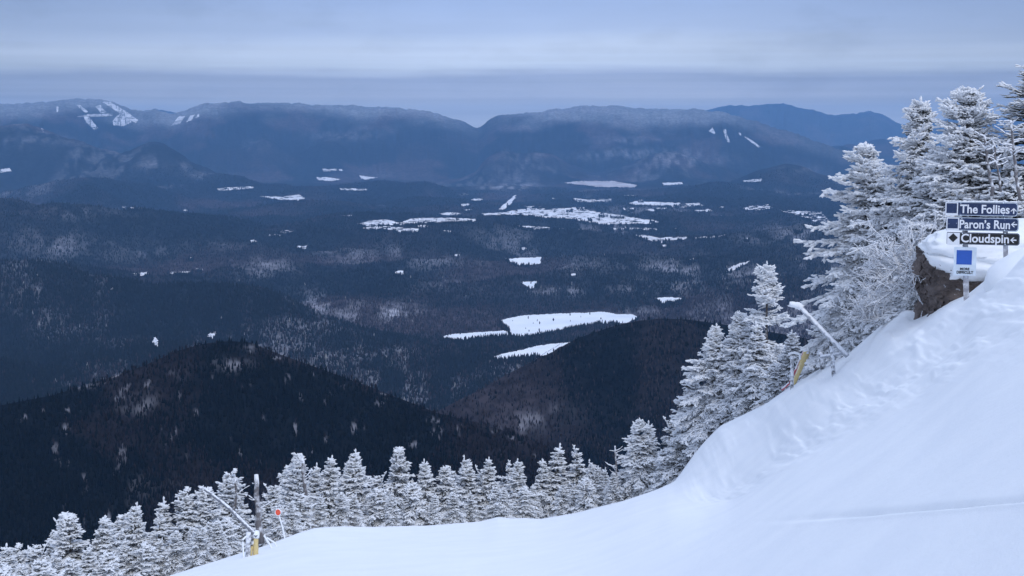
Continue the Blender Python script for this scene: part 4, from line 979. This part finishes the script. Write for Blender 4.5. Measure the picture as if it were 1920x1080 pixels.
# difficulty panel
px0, pz1 = ZB(150, 528); px1, pz0 = ZB(358, 806)
rp = obj('rating_panel', prism(round_right(px0, pz0, px1, pz1, .012, .012), -.05, -.02), M_panel, sign)
a0, c1 = ZB(175, 557); a1, c0 = ZB(318, 698); obj('blue_square', prism([(a0, c0), (a1, c0), (a1, c1), (a0, c1)], -.054, -.0505), M_blue, rp)
p0 = ZB(206, 750); p1 = ZB(298, 728); lettering("MORE", p0[0], p0[1], p1[0], p1[1], -.051, rp, M_black, bold=.03)
p0 = ZB(173, 784); p1 = ZB(333, 760); lettering("DIFFICULT", p0[0], p0[1], p1[0], p1[1], -.051, rp, M_black, bold=.03)

# ------------------------------------------------------------------ snow guns, hoses, marker
M_metal = rimed("rimed_grey_metal", (0.10, 0.105, 0.12), .1, .5, 16.0); M_lance = rimed("rimed_aluminium_lance", (0.34, 0.36, 0.40), 0.0, .45, 16.0)
M_lance2 = rimed("thinly_rimed_lance", (0.17, 0.18, 0.21), -.5, .6, 16.0)
M_yellow = rimed("yellow_hose_skin", (0.66, 0.52, 0.24), -.3, .6, 7.0); M_red = rimed("red_hose_skin", (0.50, 0.12, 0.14), -.05, .6, 9.0)
M_orange = plain("orange_red_disc", (0.80, 0.10, 0.05), .5, .1, 30)
def place_tube(name, parent, org, uvr, rad, m, ns=10, step=.06, rough=.12, seed=1):
    P = [pt(*x) - org for x in uvr]; P = resample(P, step)
    rr = rad if not hasattr(rad, '__len__') else list(np.interp(np.linspace(0, 1, len(P)), np.linspace(0, 1, len(rad)), rad))
    return obj(name, mesh_np(name, *tube(P, rr, ns, rough=rough, seed=seed)), m, parent)
g1 = ground_hit(1563, 704); r1 = math.hypot(g1.x, g1.y)
gun = thing('snow_gun', "upper snow gun, its rimed lance slanting up from the bank beside the spruce clump", 'snow gun', g1)
place_tube('lance', gun, g1, [(1589, 668, r1 - .2), (1501, 577, r1 + .1)], [.047, .044], M_lance, 12, .06, .2)
place_tube('nozzle_head', gun, g1, [(1504, 578, r1 + .1), (1497, 572, r1 + .1), (1488, 571, r1 + .1), (1480, 569, r1 + .1)], [.06, .06, .055, .04], M_snow, 12, .03, .4, 5)
place_tube('post', gun, g1, [(1564, 712, r1), (1559, 650, r1)], [.04, .04], M_metal, 10)
place_tube('crossbar', gun, g1, [(1539, 669, r1 + .1), (1585, 661, r1 - .1)], [.035, .035], M_lance, 10, .04, .3)
place_tube('post', gun, g1, [(1542, 692, r1 + .35), (1538, 660, r1 + .35)], [.04, .04], M_metal, 10)
ry = 31.2
hy = ground_hit(1489, 722); rhy = math.hypot(hy.x, hy.y)
hose = thing('padded_hose', "yellow hose bent over at its top beside the upper snow gun", 'hose', hy)
place_tube('hose', hose, hy, [(1487, 724, rhy), (1494, 706, rhy), (1503, 684, rhy), (1511, 665, rhy), (1515, 652, rhy), (1519, 647, rhy), (1523, 650, rhy)], [.035, .045, .05, .06, .07, .075, .05], M_yellow, 12, .04, .2)
hose2 = thing('red_hose', "thin red hose running alongside the yellow one", 'hose', hy)
place_tube('hose', hose2, hy, [(1466, 731, rhy + .25), (1480, 718, rhy + .2), (1490, 698, rhy + .15), (1500, 675, rhy + .15), (1509, 656, rhy + .12), (1513, 651, rhy + .1)], .028, M_red, 8, .04, .2)
pp = ground_hit(1485, 729); rp_ = math.hypot(pp.x, pp.y)
hyd = thing('hydrant_post', "dark grey post with a small rimed crosspiece in front of the hoses", 'post', pp)
place_tube('post', hyd, pp, [(1485, 735, rp_), (1485, 668, rp_)], .038, M_metal, 10)
place_tube('crosspiece', hyd, pp, [(1478, 664, rp_), (1490, 661, rp_), (1500, 664, rp_), (1500, 674, rp_)], .025, M_snow, 8, .03, .3)
# the lower snow gun by the row
g2 = ground_hit(466, 1043); r2 = math.hypot(g2.x, g2.y)
gun2 = thing('snow_gun', "lower snow gun, its rimed lance reaching out over the spruce row", 'snow gun', g2)
place_tube('lance', gun2, g2, [(482, 1006, r2), (430, 953, r2 + .3), (384, 917, r2 + .6)], [.04, .036, .03], M_lance2, 12, .06, .3)
place_tube('post', gun2, g2, [(465, 1050, r2), (466, 998, r2)], .05, M_metal, 10)
place_tube('brace', gun2, g2, [(457, 1048, r2 - .1), (455, 1012, r2 - .05), (468, 1000, r2)], .018, M_snow, 8, .04, .3)
g3 = ground_hit(479, 1040); r3 = math.hypot(g3.x, g3.y)
h3 = thing('padded_post', "yellow padded post with a snow-capped head beside the lower snow gun", 'post', g3)
place_tube('pad', h3, g3, [(479, 1046, r3), (480, 1005, r3)], [.055, .05], M_yellow, 12, .04, .15)
place_tube('pad_leg', h3, g3, [(470, 1046, r3), (472, 1024, r3), (477, 1015, r3)], .03, M_yellow, 8, .04, .2)
place_tube('snow_cap', h3, g3, [(480, 1008, r3), (481, 1001, r3), (482, 995, r3)], [.065, .07, .04], M_snow, 10, .03, .3)
g4 = ground_hit(512, 1026); r4 = math.hypot(g4.x, g4.y)
cb = thing('rimed_cable', "pair of rimed cables sloping down to the snow beside the lower snow gun", 'cable', g4)
place_tube('cable', cb, g4, [(495, 1004, r4), (505, 1020, r4), (513, 1034, r4)], .02, M_snow, 7, .04, .4)
place_tube('cable', cb, g4, [(500, 1008, r4 + .1), (515, 1018, r4 + .1), (524, 1031, r4 + .1)], .018, M_snow, 7, .04, .4, 3)
mk_r = float(np.interp(float(aze(530, 1010)[0]), AZT, BR)) + .5
mb = pt(537, 1016, mk_r)
mk = thing('trail_marker', "orange-red disc on a thin rimed pole leaning among the spruces", 'marker', mb)
place_tube('pole', mk, mb, [(538, 1030, mk_r), (530, 990, mk_r), (523, 966, mk_r)], .017, M_snow, 8, .04, .3)
dp = pt(521.5, 960.5, mk_r - .03) - mb; dr_ = 4.8 * mpp(mb)
disc = [(dr_ * math.cos(a), dr_ * 1.15 * math.sin(a)) for a in np.linspace(0, 2 * math.pi, 24, endpoint=False)]
dobj = obj('disc', prism(disc, -.012, .012), M_orange, mk); dobj.location = dp
rimv = [(dr_ * 1.15 * math.cos(a), 0.0, dr_ * 1.3 * math.sin(a)) for a in np.linspace(0, 2 * math.pi, 24)]
ro = obj('frost_rim', mesh_np('frost_rim', *tube(rimv, .012, 6, rough=1.0, seed=4)), M_snow, mk); ro.location = dp

# ------------------------------------------------------------------ the air: one even box of haze
HZ_D = 2.6e-5
import bmesh
bm = bmesh.new(); bmesh.ops.create_cube(bm, size=1.0); me = bpy.data.meshes.new('haze'); bm.to_mesh(me); bm.free()
for v_ in me.vertices: v_.co = (v_.co.x * 60000, (v_.co.y + .5) * 49000 - 1500, (v_.co.z + .5) * 1720 - 1000)
zmin = min(float(TZ.min()), float(ZZ.min()))
for v_ in me.vertices:
    v_.co.z = zmin - 1.0 if v_.co.z < -100 else float(TZ.max()) + 40
M_haze = bpy.data.materials.new('haze_air'); M_haze.use_nodes = True; t = M_haze.node_tree; t.nodes.clear()
pv = t.nodes.new('ShaderNodeVolumePrincipled'); pv.inputs['Color'].default_value = (0.26, 0.55, 1.0, 1); pv.inputs['Density'].default_value = HZ_D; pv.inputs['Anisotropy'].default_value = 0.0
om = t.nodes.new('ShaderNodeOutputMaterial'); t.links.new(pv.outputs[0], om.inputs['Volume'])
o = kind(obj('haze', me, M_haze), 'stuff'); tag(o, "pale blue winter haze filling the air over the whole valley", "haze")
